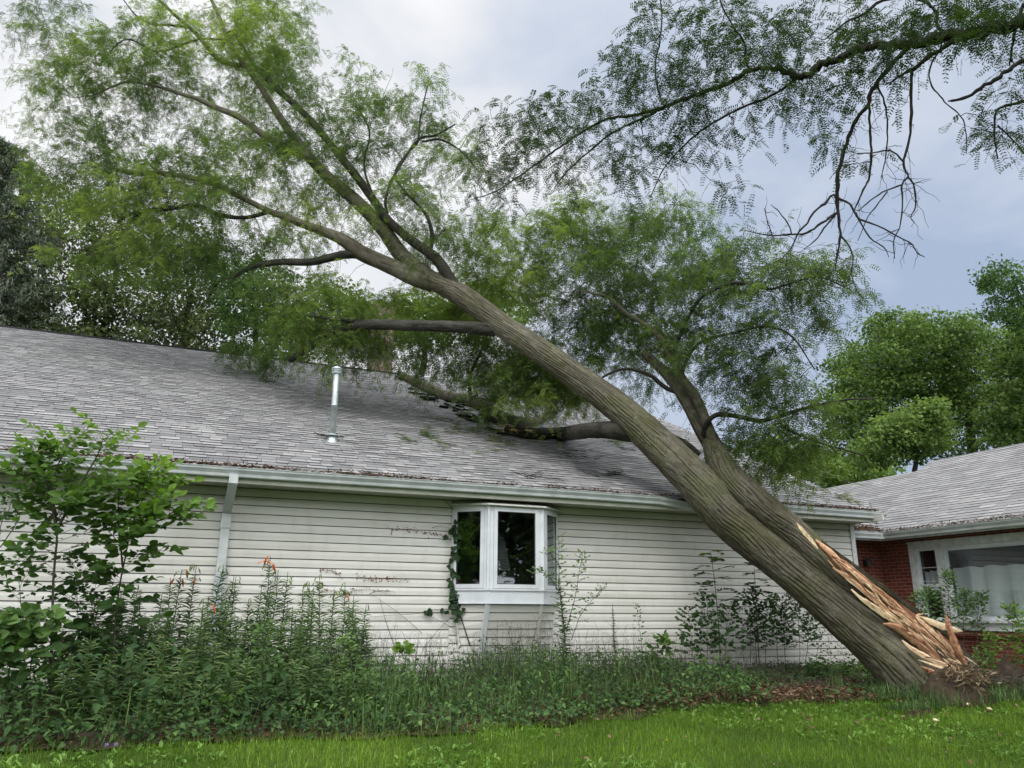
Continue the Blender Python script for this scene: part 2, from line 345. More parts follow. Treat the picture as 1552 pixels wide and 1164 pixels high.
M['litter'] = m_leaf('dead_leaf_litter', [(0, (0.055, 0.032, 0.022)), (0.5, (0.12, 0.068, 0.045)), (1, (0.27, 0.19, 0.13))], 0.1, rough=0.85)
M['soil'] = m_simple('dark_soil', (0.016, 0.011, 0.007), (0.060, 0.042, 0.026), scale=5, rough=0.95, bscale=18, bstr=0.9)
def m_ground():
    m, t = mat('lawn_ground_soil'); n = noise(t, 0.9, 6, 0.6); r = ramp(t, n.outputs[0], [(0.3, (0.035, 0.06, 0.014)), (0.6, (0.06, 0.10, 0.02)), (0.8, (0.07, 0.06, 0.03))])
    g = noise(t, 14, 5, 0.7); fin(t, prin(t, r.outputs[0], 0.95, 0.1, g.outputs[0], 0.8, 0.03).outputs[0]); return m
M['ground'] = m_ground()

# ================================================================== ground
def build_ground():
    a = Acc()
    xs = np.concatenate([[-400, -120, -50, -25], np.linspace(-14, 30, 120), [45, 80, 160, 400]])
    ys = np.concatenate([[-400, -120, -50, -25, -12], np.linspace(-8, 26, 110), [45, 80, 160, 500]])
    X, Y = np.meshgrid(xs, ys, indexing='ij')
    Z = gz(X, Y) + 0.05 * (vnoise(X * 0.7, Y * 0.7, 0 * X) - 0.5) * ((abs(X) < 40) & (abs(Y) < 40)) - 0.01
    idx = np.arange(X.size).reshape(X.shape)
    f = np.stack([idx[:-1, :-1], idx[1:, :-1], idx[1:, 1:], idx[:-1, 1:]], -1)
    a.add(np.stack([X, Y, Z], -1).reshape(-1, 3), f.reshape(-1, 4))
    o = a.build('ground', M['ground'], smooth=True); tag(o, kind='structure'); return o
build_ground()
EDGE = np.array([onG(px, py)[:2] for px, py in ((-300, 1150), (0, 1137), (200, 1130), (400, 1124), (600, 1114), (850, 1101), (1000, 1080), (1100, 1071), (1200, 1066), (1380, 1064), (1552, 1058), (1800, 1050))])
def bedY(x): return np.interp(x, EDGE[:, 0], EDGE[:, 1])

# ================================================================== the white sided house
WY = 11.5; ZS = 1.66; XE = 11.92; XW = -11.0; BRX = 0.12
house = empty('sided_house', (4, WY, -0.95), 'long low house with white vinyl siding and grey shingle roof under the fallen tree', 'house')
def siding(a, x0, x1, z0, z1, y=WY, rnd=random.Random(3), h=0.12, skew=None):
    """clapboard courses with a recessed shadow groove and overlapping panel ends"""
    k = 0; z = z1
    while z > z0 + 0.01:
        zb = max(z - h, z0)
        cuts = [x0]
        while cuts[-1] < x1: cuts.append(min(x1, cuts[-1] + rnd.uniform(2.4, 3.7)))
        for i in range(len(cuts) - 1):
            o = 0.002 * ((i + k) % 2); t = rnd.random()
            xa, xb = cuts[i], cuts[i + 1]
            yb, yt = y - 0.024 - o, y - 0.010 - o
            g = 0.010
            w0, w1 = 0.0, 0.0
            v = [(xa, yb, zb), (xb, yb, zb), (xb, yb + 0.002, zb + h * 0.5), (xa, yb + 0.002, zb + h * 0.5),
                 (xb, yt, zb + h - g), (xa, yt, zb + h - g)]
            a.add(v, [[0, 1, 2, 3], [3, 2, 4, 5]], t)
            a.add([(xa, yt, zb + h - g), (xb, yt, zb + h - g), (xb, y + 0.012, zb + h - g), (xa, y + 0.012, zb + h - g), (xb, y + 0.012, zb + h), (xa, y + 0.012, zb + h)], [[0, 1, 2, 3], [3, 2, 4, 5]], t, 1)
            a.add([(xa, yb, zb), (xb, yb, zb), (xb, y + 0.012, zb), (xa, y + 0.012, zb)], [[0, 3, 2, 1]], t, 1)
        z -= h; k += 1
a = Acc()
BL, BR_, BF = 3.73, 5.55, 11.05
siding(a, XW, BL, -0.98, ZS); siding(a, BR_, XE, -0.98, ZS); siding(a, BL, BR_, -0.98, 0.14)
for (x0, x1) in ((XW, BL), (BR_, XE)): box(a, x0, x1, WY + 0.013, WY + 0.15, -1.2, ZS, 0.5)
box(a, BL, BR_, WY + 0.013, WY + 0.15, -1.2, 0.14, 0.5)
# gable end wall (beyond the corner) and back, plain behind siding
for k in range(22): box(a, XE - 0.03, XE - 0.006 + 0.002 * (k % 2), WY + 0.02, 30, ZS - 0.12 * (k + 1) + 0.012, ZS - 0.12 * k, 0.6)
a.build('wall', [M['siding'], M['groove']], house)
# triangular gable end
a = Acc(); yr = 20.55
for k in range(45):
    z0 = ZS + 0.11 * k; 
    if z0 > rz(yr) - 0.1: break
    half = (rz(yr) - z0) / RT - 0.15
    if half > 0: box(a, XE - 0.03, XE - 0.006 + 0.002 * (k % 2), yr - half, yr + half, z0, z0 + 0.10, 0.5)
a.build('gable', M['siding'], house)
# corner board
a = Acc(); box(a, XE - 0.09, XE + 0.012, WY - 0.045, WY - 0.027, -0.98, ZS); box(a, XE - 0.005, XE + 0.014, WY - 0.027, WY + 0.09, -0.98, ZS)
a.build('corner_board', M['old_white'], house)
# soffit, fascia, gutter
a = Acc(); XO = 12.06
nx = int((XO - XW) / 0.115)
for i in range(nx):
    x0 = XW + i * 0.115; box(a, x0, x0 + 0.104, 11.0, WY + 0.02, ZS, ZS + 0.02); box(a, x0 + 0.104, x0 + 0.115, 11.0, WY + 0.02, ZS + 0.008, ZS + 0.02)
a.build('soffit', M['soffit'], house)
a = Acc(); box(a, XW, XO, 10.972, 11.0, ZS - 0.006, 1.835); box(a, XW, XO, 10.972, 11.02, ZS - 0.018, ZS - 0.006)
a.build('fascia', M['fascia'], house)
def gutter(a, p0, p1, side):
    """K-style gutter: side points away from the fascia"""
    pr = [(0.0, 0.115), (0.0, 0.0), (0.062, -0.002), (0.072, 0.010), (0.078, 0.045), (0.094, 0.070), (0.108, 0.090), (0.112, 0.116), (0.120, 0.121), (0.120, 0.127), (0.106, 0.127), (0.104, 0.095), (0.070, 0.045), (0.062, 0.008), (0.004, 0.008), (0.004, 0.115)]
    p0 = np.asarray(p0, float); p1 = np.asarray(p1, float)
    extrude(a, pr, p0, p1, side, (0, 0, 1))
    for p in (p0, p1):
        s = np.asarray(side, float); z = np.array([0, 0, 1.0]); d = (p1 - p0) / np.linalg.norm(p1 - p0) * (0.002 if p is p1 else -0.002)
        q = [p + s * u + z * h + d for u, h in ((0, 0), (0.066, 0), (0.115, 0.122), (0, 0.122))]
        a.add(q, [[0, 1, 2, 3]])
a = Acc(); segs = [(XW, 0), (-4.6, 0.004), (0.9, -0.006), (5.6, 0.002), (7.15, -0.004), (7.45, -0.035), (7.65, -0.075), (7.95, -0.06), (8.3, -0.01), (9.6, 0.0), (XO + 0.12, -0.012)]   # crushed a little where the trunk lies on it
for (xa, za), (xb, zb) in zip(segs[:-1], segs[1:]): gutter(a, (xa, 10.970, 1.715 + za), (xb, 10.970, 1.715 + zb), (0, -1, 0))
for x in np.arange(XW, XO, 0.62): box(a, x, x + 0.02, 10.86, 10.97, 1.828, 1.834)
a.build('gutter', M['gutter'], house)
# downspout with offset elbow
a = Acc(); dx = Xof(340, WY - 0.06, 1.0) + 0.0
def ds(p, q): beam(a, p, q, 0.115, 0.08, up=(0, 1, 0.001))
xt = dx + 0.02
ds((xt, 10.90, 1.74), (xt, 10.90, 1.62)); ds((xt, 10.90, 1.64), (xt - 0.01, 11.12, 1.46)); ds((xt - 0.01, 11.10, 1.475), (dx, 11.42, 1.30)); ds((dx, 11.425, 1.34), (dx, 11.425, -0.95))
box(a, dx - 0.066, dx + 0.066, 11.375, 11.47, 1.08, 1.20); box(a, dx - 0.07, dx + 0.07, 11.378, 11.478, 0.30, 0.33); box(a, dx - 0.064, dx + 0.064, 11.38, 11.46, 1.245, 1.258)
a.build('downspout', M['gutter'], house)

# ---- shingled roof planes
def shingles(a, org, ad, sd, length, slope_len, expo, tw, lim=None, hi=0.55, thick=0.009, band=0.030, rnd=None, tooth=0.48, lo_tone=(0.2, 0.75), hi_tone=(0.4, 1.0)):
    """laminated shingles: base strip per course, raised tabs of random width, dark butt edges"""
    rnd = rnd or np.random.default_rng(5); org, ad, sd = (np.asarray(t, float) for t in (org, ad, sd)); nn = np.cross(ad, sd)
    if nn[2] < 0: nn = -nn
    n = int(math.ceil(slope_len / expo))
    for k in range(n):
        s0 = k * expo; s1 = min(s0 + expo, slope_len)
        l0, l1 = lim(s0) if lim else (0, length)
        if l1 <= l0: continue
        t0 = thick * 1.0
        # base strip: dark band at its head, lighter at the butt
        P = lambda l, s, h: org + ad * l + sd * s + nn * h
        l = l0; 
        while l < l1 - 1e-6:
            wd = rnd.uniform(*tw); le = min(l + wd, l1)
            up = rnd.random() < tooth; tn = rnd.uniform(*(hi_tone if up else lo_tone)); h0, h1 = thick * (0.75 if up else 0.5), 0.0; g = 0.0028
            a.add([P(l + g, s0, h0), P(le - g, s0, h0), P(le - g, s1, h1), P(l + g, s1, h1)], [[0, 1, 2, 3]], tn)
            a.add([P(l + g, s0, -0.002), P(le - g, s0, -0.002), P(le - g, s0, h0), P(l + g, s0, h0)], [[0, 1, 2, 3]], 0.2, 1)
            if up and k > 0: a.add([P(l, s0 - band, 0.0045), P(le, s0 - band, 0.0045), P(le, s0 + 0.002, 0.0025), P(l, s0 + 0.002, 0.0025)], [[0, 1, 2, 3]], 0.2, 1)  # dark dash below each raised tab: its under-lip shade painted as a strip
            l = le
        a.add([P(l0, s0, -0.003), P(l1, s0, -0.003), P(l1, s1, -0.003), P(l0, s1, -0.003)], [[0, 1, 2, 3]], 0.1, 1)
SD = np.array([0, 1, RT]); SD = SD / np.linalg.norm(SD); SL = (20.55 - RY0) * math.sqrt(1 + RT * RT)
a = Acc()
hx = (onR(640, 583)[0], onR(745, 640)[0])
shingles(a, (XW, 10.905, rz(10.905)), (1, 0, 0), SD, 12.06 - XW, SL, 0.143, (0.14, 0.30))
# back slope, plain
NB = np.array([0, 1, -RT]); 
quadp(a, (XW, 20.55, rz(20.55)), (12.06, 20.55, rz(20.55)), (12.06, 31, rz(20.55) - RT * 10.45), (XW, 31, rz(20.55) - RT * 10.45), 0.4)
# roof deck underside
quadp(a, (XW, 10.95, rz(10.95) - 0.04), (12.05, 10.95, rz(10.95) - 0.04), (12.05, 20.55, rz(20.55) - 0.04), (XW, 20.55, rz(20.55) - 0.04), 0.1, 1)
roof = a.build('roof', [M['shingle'], M['shingle_edge_shade']], house)
# rake trim on the gable end
a = Acc(); beam(a, (12.05, 10.95, rz(10.95) - 0.07), (12.05, 20.55, rz(20.55) - 0.07), 0.03, 0.12); a.build('rake_board', M['old_white'], house)
# ridge caps, a few of them knocked loose where the limb hit
a = Acc(); r_ = np.random.default_rng(11); x = XW; bx = onR(660, 585)[0]
while x < 12.0:
    if not (bx - 0.9 < x < bx + 1.3 and r_.random() < 0.45):
        j = r_.uniform(-0.01, 0.01); t = r_.uniform(0.2, 0.8); zz = rz(20.55) + 0.012 + r_.uniform(0, 0.006)
        lift = r_.uniform(0.02, 0.09) if bx - 1.2 < x < bx + 1.6 and r_.random() < 0.5 else 0
        v = [(x, 20.55 - 0.14, zz - 0.060), (x + 0.155, 20.55 - 0.14, zz - 0.066), (x + 0.155, 20.55 + j, zz - 0.004), (x, 20.55 + j, zz + 0.008 + lift), (x + 0.155, 20.69, zz - 0.066), (x, 20.69, zz - 0.060)]
        a.add(v, [[0, 1, 2, 3], [3, 2, 4, 5]], t)
        a.add([(x, 20.41, zz - 0.075), (x + 0.15, 20.41, zz - 0.075), (x + 0.15, 20.41, zz - 0.062), (x, 20.41, zz - 0.058)], [[0, 1, 2, 3]], 0.2, 1)
    x += 0.14
box(a, XW, bx - 0.5, 20.40, 20.70, rz(20.55) - 0.085, rz(20.55) - 0.02, 0.1, 1); box(a, bx + 0.9, 12.03, 20.40, 20.70, rz(20.55) - 0.085, rz(20.55) - 0.02, 0.1, 1)  # dark strip beneath the caps: the ridge shadow line put in as colour
a.build('ridge_cap', [M['shingle'], M['shingle_edge_shade']], house)
# torn shingles around the limb
for i in range(60):
    a = Acc(); px = r_.uniform(600, 770); py = 572 + (px - 600) * 0.46 + r_.uniform(-6, 16)
    c = onR(px, py, 0.02); wd = r_.uniform(0.1, 0.38); an = r_.normal(0, 0.25); lf = r_.uniform(0.01, 0.10)
    ax = np.array([math.cos(an), math.sin(an) * 0.9, RT * math.sin(an)]); sdv = SD * 0.13
    v = [c, c + ax * wd, c + ax * wd + sdv, c + sdv]; v[0] = v[0] + [0, 0, lf]; v[1] = v[1] + [0, 0, lf * r_.uniform(0.2, 1)]
    a.add(v, [[0, 1, 2, 3]], r_.uniform(0.1, 0.7), 0)
    a.add([q - np.array([0, 0.0, 0.014]) for q in v] + v, [[0, 1, 2, 3], [0, 1, 5, 4], [1, 2, 6, 5], [2, 3, 7, 6], [3, 0, 4, 7]], 0.2, 1); a.build('torn_shingle', [M['shingle'], M['shingle_edge_shade']], house)
# vent pipe
vp = empty('vent_pipe', onR(503, 668, 0.0)); vp.parent = house; vp.location = Vector(onR(503, 668, 0.0)) - Vector(house.location)
b0 = onR(503, 668); zt = onY(510, 565, b0[1])[2]
def lathe(a, c, prof, sides=20, tone=0.5, mat=0):
    P = np.array([[c[0], c[1], c[2] + z] for r, z in prof])
    an = np.arange(sides) * 2 * math.pi / sides; R_ = np.array([r for r, z in prof])
    v = P[:, None] + np.stack([np.cos(an)[None] * R_[:, None], np.sin(an)[None] * R_[:, None], np.zeros((len(prof), sides))], -1)
    idx = np.arange(len(prof) * sides).reshape(len(prof), sides); r = np.roll(idx, -1, 1)
    return a.add(v.reshape(-1, 3), np.stack([idx[:-1], r[:-1], r[1:], idx[1:]], -1).reshape(-1, 4), tone, mat)
H = zt - b0[2]
a = Acc(); lathe(a, b0, [(0.052, -0.1), (0.052, H * 0.5), (0.054, H * 0.5), (0.054, H * 0.5 + 0.03), (0.052, H * 0.5 + 0.03), (0.052, H)]); a.build('pipe', M['galv'], vp, smooth=True)
a = Acc(); lathe(a, b0, [(0.13, -0.07), (0.085, 0.02), (0.078, 0.09), (0.062, 0.10)]); lathe(a, b0, [(0.062, 0.11), (0.12, 0.09), (0.12, 0.075), (0.062, 0.095)]); a.build('flashing', M['galv'], vp, smooth=True)
a = Acc(); lathe(a, b0 + [0, 0, H], [(0.062, -0.03), (0.082, -0.02), (0.086, 0.015), (0.070, 0.02), (0.070, 0.03), (0.09, 0.032), (0.09, 0.042), (0.070, 0.044), (0.070, 0.055), (0.09, 0.058), (0.09, 0.07), (0.085, 0.085), (0.05, 0.105), (0.0, 0.108)])
for i in range(14):
    an = i * math.pi / 7; q = b0 + np.array([0.078 * math.cos(an), 0.078 * math.sin(an), H + 0.02]); beam(a, q, q + [0, 0, 0.045], 0.01, 0.006, up=(1, 0.2, 0))
a.build('vent_cap', M['galv'], vp, smooth=False)
# chimney just behind the ridge
ch = Acc(); cp = onY(580, 487, 22.0); zc = onY(580, 452, 22.0)[2]; zt = onY(580, 463, 22.0)[2]
box(ch, cp[0] - 0.30, cp[0] + 0.30, 21.7, 22.5, rz(20.55) - 1.2, zt)
cho = ch.build('chimney', m_simple('pale_old_brick', (0.16, 0.10, 0.085), (0.34, 0.27, 0.24), scale=9, rough=0.9), roof)
ch = Acc(); box(ch, cp[0] - 0.36, cp[0] + 0.36, 21.62, 22.58, zt + 0.002, zt + 0.12); box(ch, cp[0] - 0.22, cp[0] + 0.22, 21.85, 22.3, zt + 0.122, zt + 0.28); ch.build('chimney_cap', M['old_white'], roof)

# ---- bay window
bay = empty('bay_window', (4.64, WY, 0.1)); bay.parent = house; bay.location = Vector((4.64, WY, 0.1)) - Vector(house.location)
B = [np.array([3.73, 11.47, 0]), np.array([4.19, 11.05, 0]), np.array([5.09, 11.05, 0]), np.array([5.55, 11.47, 0])]
ZB, ZT, ZH = 0.115, 0.30, 1.565
def wall_quad(a, p, q, z0, z1, off=0.0, tone=0.5, mat=0, thick=0.03):
    """vertical slab between plan points p, q, pushed outwards by off"""
    d = (q - p) / np.linalg.norm(q - p); nrm = np.array([d[1], -d[0], 0]) 
    P = p + nrm * off; Q = q + nrm * off; I = -nrm * thick
    v = [P + [0, 0, z0], Q + [0, 0, z0], Q + I + [0, 0, z0], P + I + [0, 0, z0], P + [0, 0, z1], Q + [0, 0, z1], Q + I + [0, 0, z1], P + I + [0, 0, z1]]
    return a.add(v, BOXF, tone, mat)
a = Acc()
for i in range(3): wall_quad(a, B[i], B[i + 1], ZB, ZT, 0.0, thick=0.06)          # apron board
a.build('apron', M['white'], bay)
a = Acc()
for i in range(3): wall_quad(a, B[i], B[i + 1], ZT - 0.006, ZT + 0.022, 0.018, thick=0.07)
for i in range(3): wall_quad(a, B[i], B[i + 1], ZB - 0.012, ZB + 0.004, 0.010, thick=0.07)
a.build('sill', M['white'], bay)
for i, (ml, mr) in enumerate(((0.035, 0.075), (0.075, 0.075), (0.075, 0.035))):
    p, q = B[i], B[i + 1]; d = (q - p); Lq = np.linalg.norm(d); d = d / Lq
    a = Acc(); zz0, zz1 = ZT + 0.024, ZH
    wall_quad(a, p, p + d * ml, zz0, zz1, 0.0); wall_quad(a, q - d * mr, q, zz0, zz1, 0.0); wall_quad(a, p + d * ml, q - d * mr, zz1 - 0.035, zz1, 0.0)
    fr = a.build('frame', M['white'], bay)
    s0, s1 = p + d * (ml + 0.002), q - d * (mr + 0.002); zb, zt2 = zz0 + 0.004, zz1 - 0.038
    a = Acc(); sw = 0.058
    wall_quad(a, s0, s0 + d * sw, zb, zt2, 0.014, thick=0.05); wall_quad(a, s1 - d * sw, s1, zb, zt2, 0.014, thick=0.05)
    wall_quad(a, s0 + d * sw, s1 - d * sw, zb, zb + sw, 0.013, thick=0.05); wall_quad(a, s0 + d * sw, s1 - d * sw, zt2 - sw, zt2, 0.013, thick=0.05)
    sa = a.build('sash', M['white'], bay)
    a = Acc(); g0, g1 = s0 + d * sw, s1 - d * sw; e_ = 0.010
    wall_quad(a, g0, g0 + d * e_, zb + sw, zt2 - sw, 0.006, thick=0.01); wall_quad(a, g1 - d * e_, g1, zb + sw, zt2 - sw, 0.006, thick=0.01)
    wall_quad(a, g0 + d * e_, g1 - d * e_, zb + sw, zb + sw + e_, 0.006, thick=0.01); wall_quad(a, g0 + d * e_, g1 - d * e_, zt2 - sw - e_, zt2 - sw, 0.006, thick=0.01)
    a.build('gasket', M['gasket'], bay)
    a = Acc(); wall_quad(a, g0 + d * e_, g1 - d * e_, zb + sw + e_, zt2 - sw - e_, -0.004, thick=0.004); a.build('pane', M['glass'], bay)
# corner posts
for c in (B[1], B[2]): a = Acc(); tubes(a, [[c + [0, 0.02, ZT + 0.02], c + [0, 0.02, ZH]]], [[0.034, 0.034]], 6); a.build('corner_post', M['white'], bay)
# little metal roof, drip edge and side brackets
a = Acc(); o_ = 0.06
T = [np.array([3.66, 11.47, 1.595]), np.array([4.16, 10.985, 1.575]), np.array([5.12, 10.985, 1.575]), np.array([5.62, 11.47, 1.595])]
Wt = [np.array([3.80, 11.49, 1.65]), np.array([4.25, 11.30, 1.65]), np.array([5.03, 11.30, 1.65]), np.array([5.48, 11.49, 1.65])]
for i in range(3): quadp(a, T[i], T[i + 1], Wt[i + 1], Wt[i])
for i in range(3):
    quadp(a, T[i] - [0, 0, 0.022], T[i + 1] - [0, 0, 0.022], T[i + 1], T[i])
v = [t - [0, 0, 0.023] for t in T]; quadp(a, *v)
a.build('bay_roof', M['metal_roof'], bay)
# skirt below: sided box tapering back to the wall
a = Acc(); K0 = [np.array([3.80, 11.46, ZB - 0.014]), np.array([4.215, 11.09, ZB - 0.014]), np.array([5.065, 11.09, ZB - 0.014]), np.array([5.48, 11.46, ZB - 0.014])]
K1 = [np.array([3.94, 11.47, -0.84]), np.array([4.21, 11.43, -0.84]), np.array([5.08, 11.43, -0.84]), np.array([5.36, 11.47, -0.84])]
for i in range(3):
    z = 0; nk = 8
    for k in range(nk):
        u0, u1 = k / nk, (k + 1) / nk
        p0, p1 = K0[i] * (1 - u0) + K1[i] * u0, K0[i + 1] * (1 - u0) + K1[i + 1] * u0
        q0, q1 = K0[i] * (1 - u1) + K1[i] * u1, K0[i + 1] * (1 - u1) + K1[i + 1] * u1
        d = p1 - p0; d /= np.linalg.norm(d); nrm = np.array([d[1], -d[0], 0]) * 0.014
        g = np.array([0, 0, 0.012]); ins = nrm * 1.3
        quadp(a, q0 + nrm, q1 + nrm, p1 - g, p0 - g, random.random()); quadp(a, p0 - g, p1 - g, p1 - g - ins, p0 - g - ins, 0.5, 1); quadp(a, p0 - g - ins, p1 - g - ins, p1 - ins, p0 - ins, 0.5, 1); quadp(a, p0 - ins, p1 - ins, p1 + nrm * (k > 0), p0 + nrm * (k > 0), 0.5, 1)
a.build('skirt', [M['siding'], M['groove']], bay)
a = Acc()
beam(a, K0[1] + [-0.02, -0.016, 0], K1[1] + [-0.02, -0.016, 0], 0.075, 0.03, up=(0, 1, 0)); a.build('skirt_trim', M['white'], bay)
for i, w_ in ((0, 0.03), (2, 0.04), (3, 0.025)): a = Acc(); beam(a, K0[i] + [0, -0.014, 0], K1[i] + [0, -0.014, 0], w_, 0.025, up=(0, 1, 0)); a.build('skirt_trim', M['siding'], bay)
# dark room behind the bay
a = Acc()
box(a, 3.2, 6.2, 13.6, 13.62, 0.0, 1.62); box(a, 3.2, 3.22, 11.66, 13.6, 0.0, 1.62); box(a, 6.18, 6.2, 11.66, 13.6, 0.0, 1.62)
v = [B[0] + [0.05, 0.04, 0.14], B[1] + [0, 0.06, 0.14], B[2] + [0, 0.06, 0.14], B[3] + [-0.05, 0.04, 0.14]]; quadp(a, *v, tone=0.5)
quadp(a, (3.2, 11.6, 0.141), (6.2, 11.6, 0.141), (6.2, 13.6, 0.141), (3.2, 13.6, 0.141)); quadp(a, (3.2, 11.5, 1.6), (6.2, 11.5, 1.6), (6.2, 13.6, 1.6), (3.2, 13.6, 1.6))
quadp(a, B[0] + [0.05, 0.04, 1.56], B[1] + [0, 0.04, 1.56], B[2] + [0, 0.04, 1.56], B[3] + [-0.05, 0.04, 1.56])
a.build('room', M['interior'], bay)
# slats added inside the middle pane, standing in for siding mirrored in the glass
a = Acc()
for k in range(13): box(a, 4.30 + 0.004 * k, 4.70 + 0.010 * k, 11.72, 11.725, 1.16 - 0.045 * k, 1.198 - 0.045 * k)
a.build('siding_reflection', m_simple('dim_siding_reflection', (0.12, 0.13, 0.13), (0.17, 0.18, 0.18), rough=0.9), bay)

# ================================================================== brick wing
WX = 13.40; GX = 13.0; ZG = 1.43
wing = empty('brick_house', (14.5, 9.5, -1.1), 'red brick wing with grey shingle roof and white picture window at the right', 'house')
a = Acc(); YA, YB_, ZW = 5.0, 11.53, 1.355
box(a, WX, WX + 0.2, YB_, 12.3, -1.3, 1.46); box(a, WX, WX + 0.2, 2.0, YB_, 1.36, 1.46); box(a, WX, WX + 0.2, 2.0, YB_, -1.3, -0.32); box(a, WX, WX + 0.2, 2.0, 6.6, -0.32, 1.36)
box(a, XE + 0.02, WX, 12.25, 12.45, -1.3, 1.46); box(a, WX - 0.04, WX + 0.01, 6.5, 11.6, -0.40, -0.322, 0.5)
a.build('wall', M['brick'], wing)
# roof planes
rt = 0.5; sdA = np.array([1, 0, rt]) / math.sqrt(1 + rt * rt); cs = math.sqrt(1 + rt * rt)
a = Acc(); r2 = np.random.default_rng(21)
kw = dict(tooth=0.8, band=0.014, lo_tone=(0.45, 0.7), hi_tone=(0.5, 0.95), rnd=r2)
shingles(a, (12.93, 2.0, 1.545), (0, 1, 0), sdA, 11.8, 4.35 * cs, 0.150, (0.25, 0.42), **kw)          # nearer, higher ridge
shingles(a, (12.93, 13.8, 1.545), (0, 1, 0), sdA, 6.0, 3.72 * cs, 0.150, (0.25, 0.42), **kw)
quadp(a, (17.28, 2.0, 3.72), (17.28, 13.8, 3.72), (22, 13.8, 1.4), (22, 2.0, 1.4), 0.5); quadp(a, (16.65, 13.8, 3.405), (16.65, 19.8, 3.405), (20.7, 19.8, 1.4), (20.7, 13.8, 1.4), 0.5)
a.add([(16.65, 13.8, 3.40), (17.28, 13.8, 3.715), (17.9, 13.8, 3.40), (17.28, 14.35, 3.42)], [[0, 1, 3, 3], [1, 2, 3, 3]][:0] or [[0, 1, 2, 3]], 0.4)
sdB = np.array([0, 1, rt]) / cs
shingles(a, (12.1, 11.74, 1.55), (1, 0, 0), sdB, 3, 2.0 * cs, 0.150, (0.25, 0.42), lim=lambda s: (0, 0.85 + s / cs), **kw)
wroof = a.build('roof', [M['shingle'], M['shingle_edge_shade']], wing)
a = Acc(); gutter(a, (13.02, 2.0, ZG), (13.02, 11.70, ZG), (-1, 0, 0)); gutter(a, (12.08, 11.82, ZG), (13.02, 11.82, ZG), (0, -1, 0)); box(a, 12.90, 13.03, 11.69, 11.83, ZG + 0.001, ZG + 0.118)
a.build('gutter', M['gutter'], wing)
a = Acc(); box(a, 13.025, 13.05, 2.0, 11.84, 1.40, 1.54); box(a, 12.0, 13.024, 11.822, 11.85, 1.40, 1.54)
a.build('fascia', M['old_white'], wing)
a = Acc(); box(a, 13.05, WX, 2.0, 12.25, 1.462, 1.48); box(a, 12.0, 13.05, 11.85, 12.25, 1.462, 1.48); a.build('soffit', M['soffit'], wing)
# wall lamp on the shaded brick
lamp = empty('wall_lamp', (12.9, 12.2, 0.9)); lamp.parent = wing; lamp.location = Vector((12.93, 12.22, 0.98)) - Vector(wing.location)
a = Acc(); box(a, 12.88, 12.98, 12.225, 12.248, 0.92, 1.06); a.build('backplate', M['gasket'], lamp)
a = Acc(); lathe(a, np.array([12.93, 12.15, 0.93]), [(0.0, 0.0), (0.05, 0.0), (0.065, 0.09), (0.07, 0.10), (0.03, 0.15), (0, 0.16)], 12); a.build('shade', M['gasket'], lamp)
# picture window group
def frame_x(a, y0, y1, z0, z1, w_, x0, x1, wt=None, wb=None):
    wt = wt or w_; wb = wb or w_
    box(a, x0, x1, y0, y0 + w_, z0, z1); box(a, x0, x1, y1 - w_, y1, z0, z1); box(a, x0 + 0.001, x1, y0 + w_, y1 - w_, z1 - wt, z1); box(a, x0 + 0.001, x1, y0 + w_, y1 - w_, z0, z0 + wb)
pw = empty('picture_window', (WX, 9.2, -0.1)); pw.parent = wing; pw.location = Vector((WX, 9.2, -0.1)) - Vector(wing.location)
a = Acc(); 
box(a, WX - 0.025, WX + 0.08, 11.36, 11.53, -0.28, 1.352); box(a, WX - 0.024, WX + 0.08, 10.76, 10.90, -0.128, 1.22); box(a, WX - 0.026, WX + 0.08, 6.6, 11.36, 1.222, 1.352); box(a, WX - 0.024, WX + 0.08, 6.6, 6.75, -0.28, 1.22)
box(a, WX - 0.04, WX - 0.026, 6.55, 11.55, 1.330, 1.362)
a.build('casing', M['old_white'], pw)
a = Acc(); box(a, WX - 0.05, WX + 0.08, 6.6, 11.36, -0.30, -0.13); box(a, WX - 0.085, WX - 0.05, 6.55, 11.40, -0.165, -0.13); a.build('sill', M['old_white'], pw)
a = Acc(); frame_x(a, 10.902, 11.358, 0.48, 1.218, 0.045, WX - 0.005, WX + 0.03, wb=0.06); frame_x(a, 10.902, 11.358, -0.126, 0.478, 0.05, WX + 0.012, WX + 0.045); a.build('sash', M['white'], pw)
for z_ in (0.845, 0.588): a = Acc(); box(a, WX + 0.002, WX + 0.02, 10.95, 11.31, z_, z_ + 0.012); a.build('sash_bar', M['white'], pw)
a = Acc(); frame_x(a, 6.76, 10.755, -0.126, 1.218, 0.05, WX - 0.010, WX + 0.03); frame_x(a, 6.812, 10.703, -0.074, 1.166, 0.02, WX + 0.004, WX + 0.03); a.build('frame', M['white'], pw)
a = Acc(); box(a, WX + 0.036, WX + 0.040, 6.80, 10.71, -0.09, 1.18); a.build('pane', M['glass'], pw)
a = Acc(); box(a, WX + 0.048, WX + 0.050, 10.93, 11.33, -0.09, 1.19); a.build('pane', M['glass'], pw)
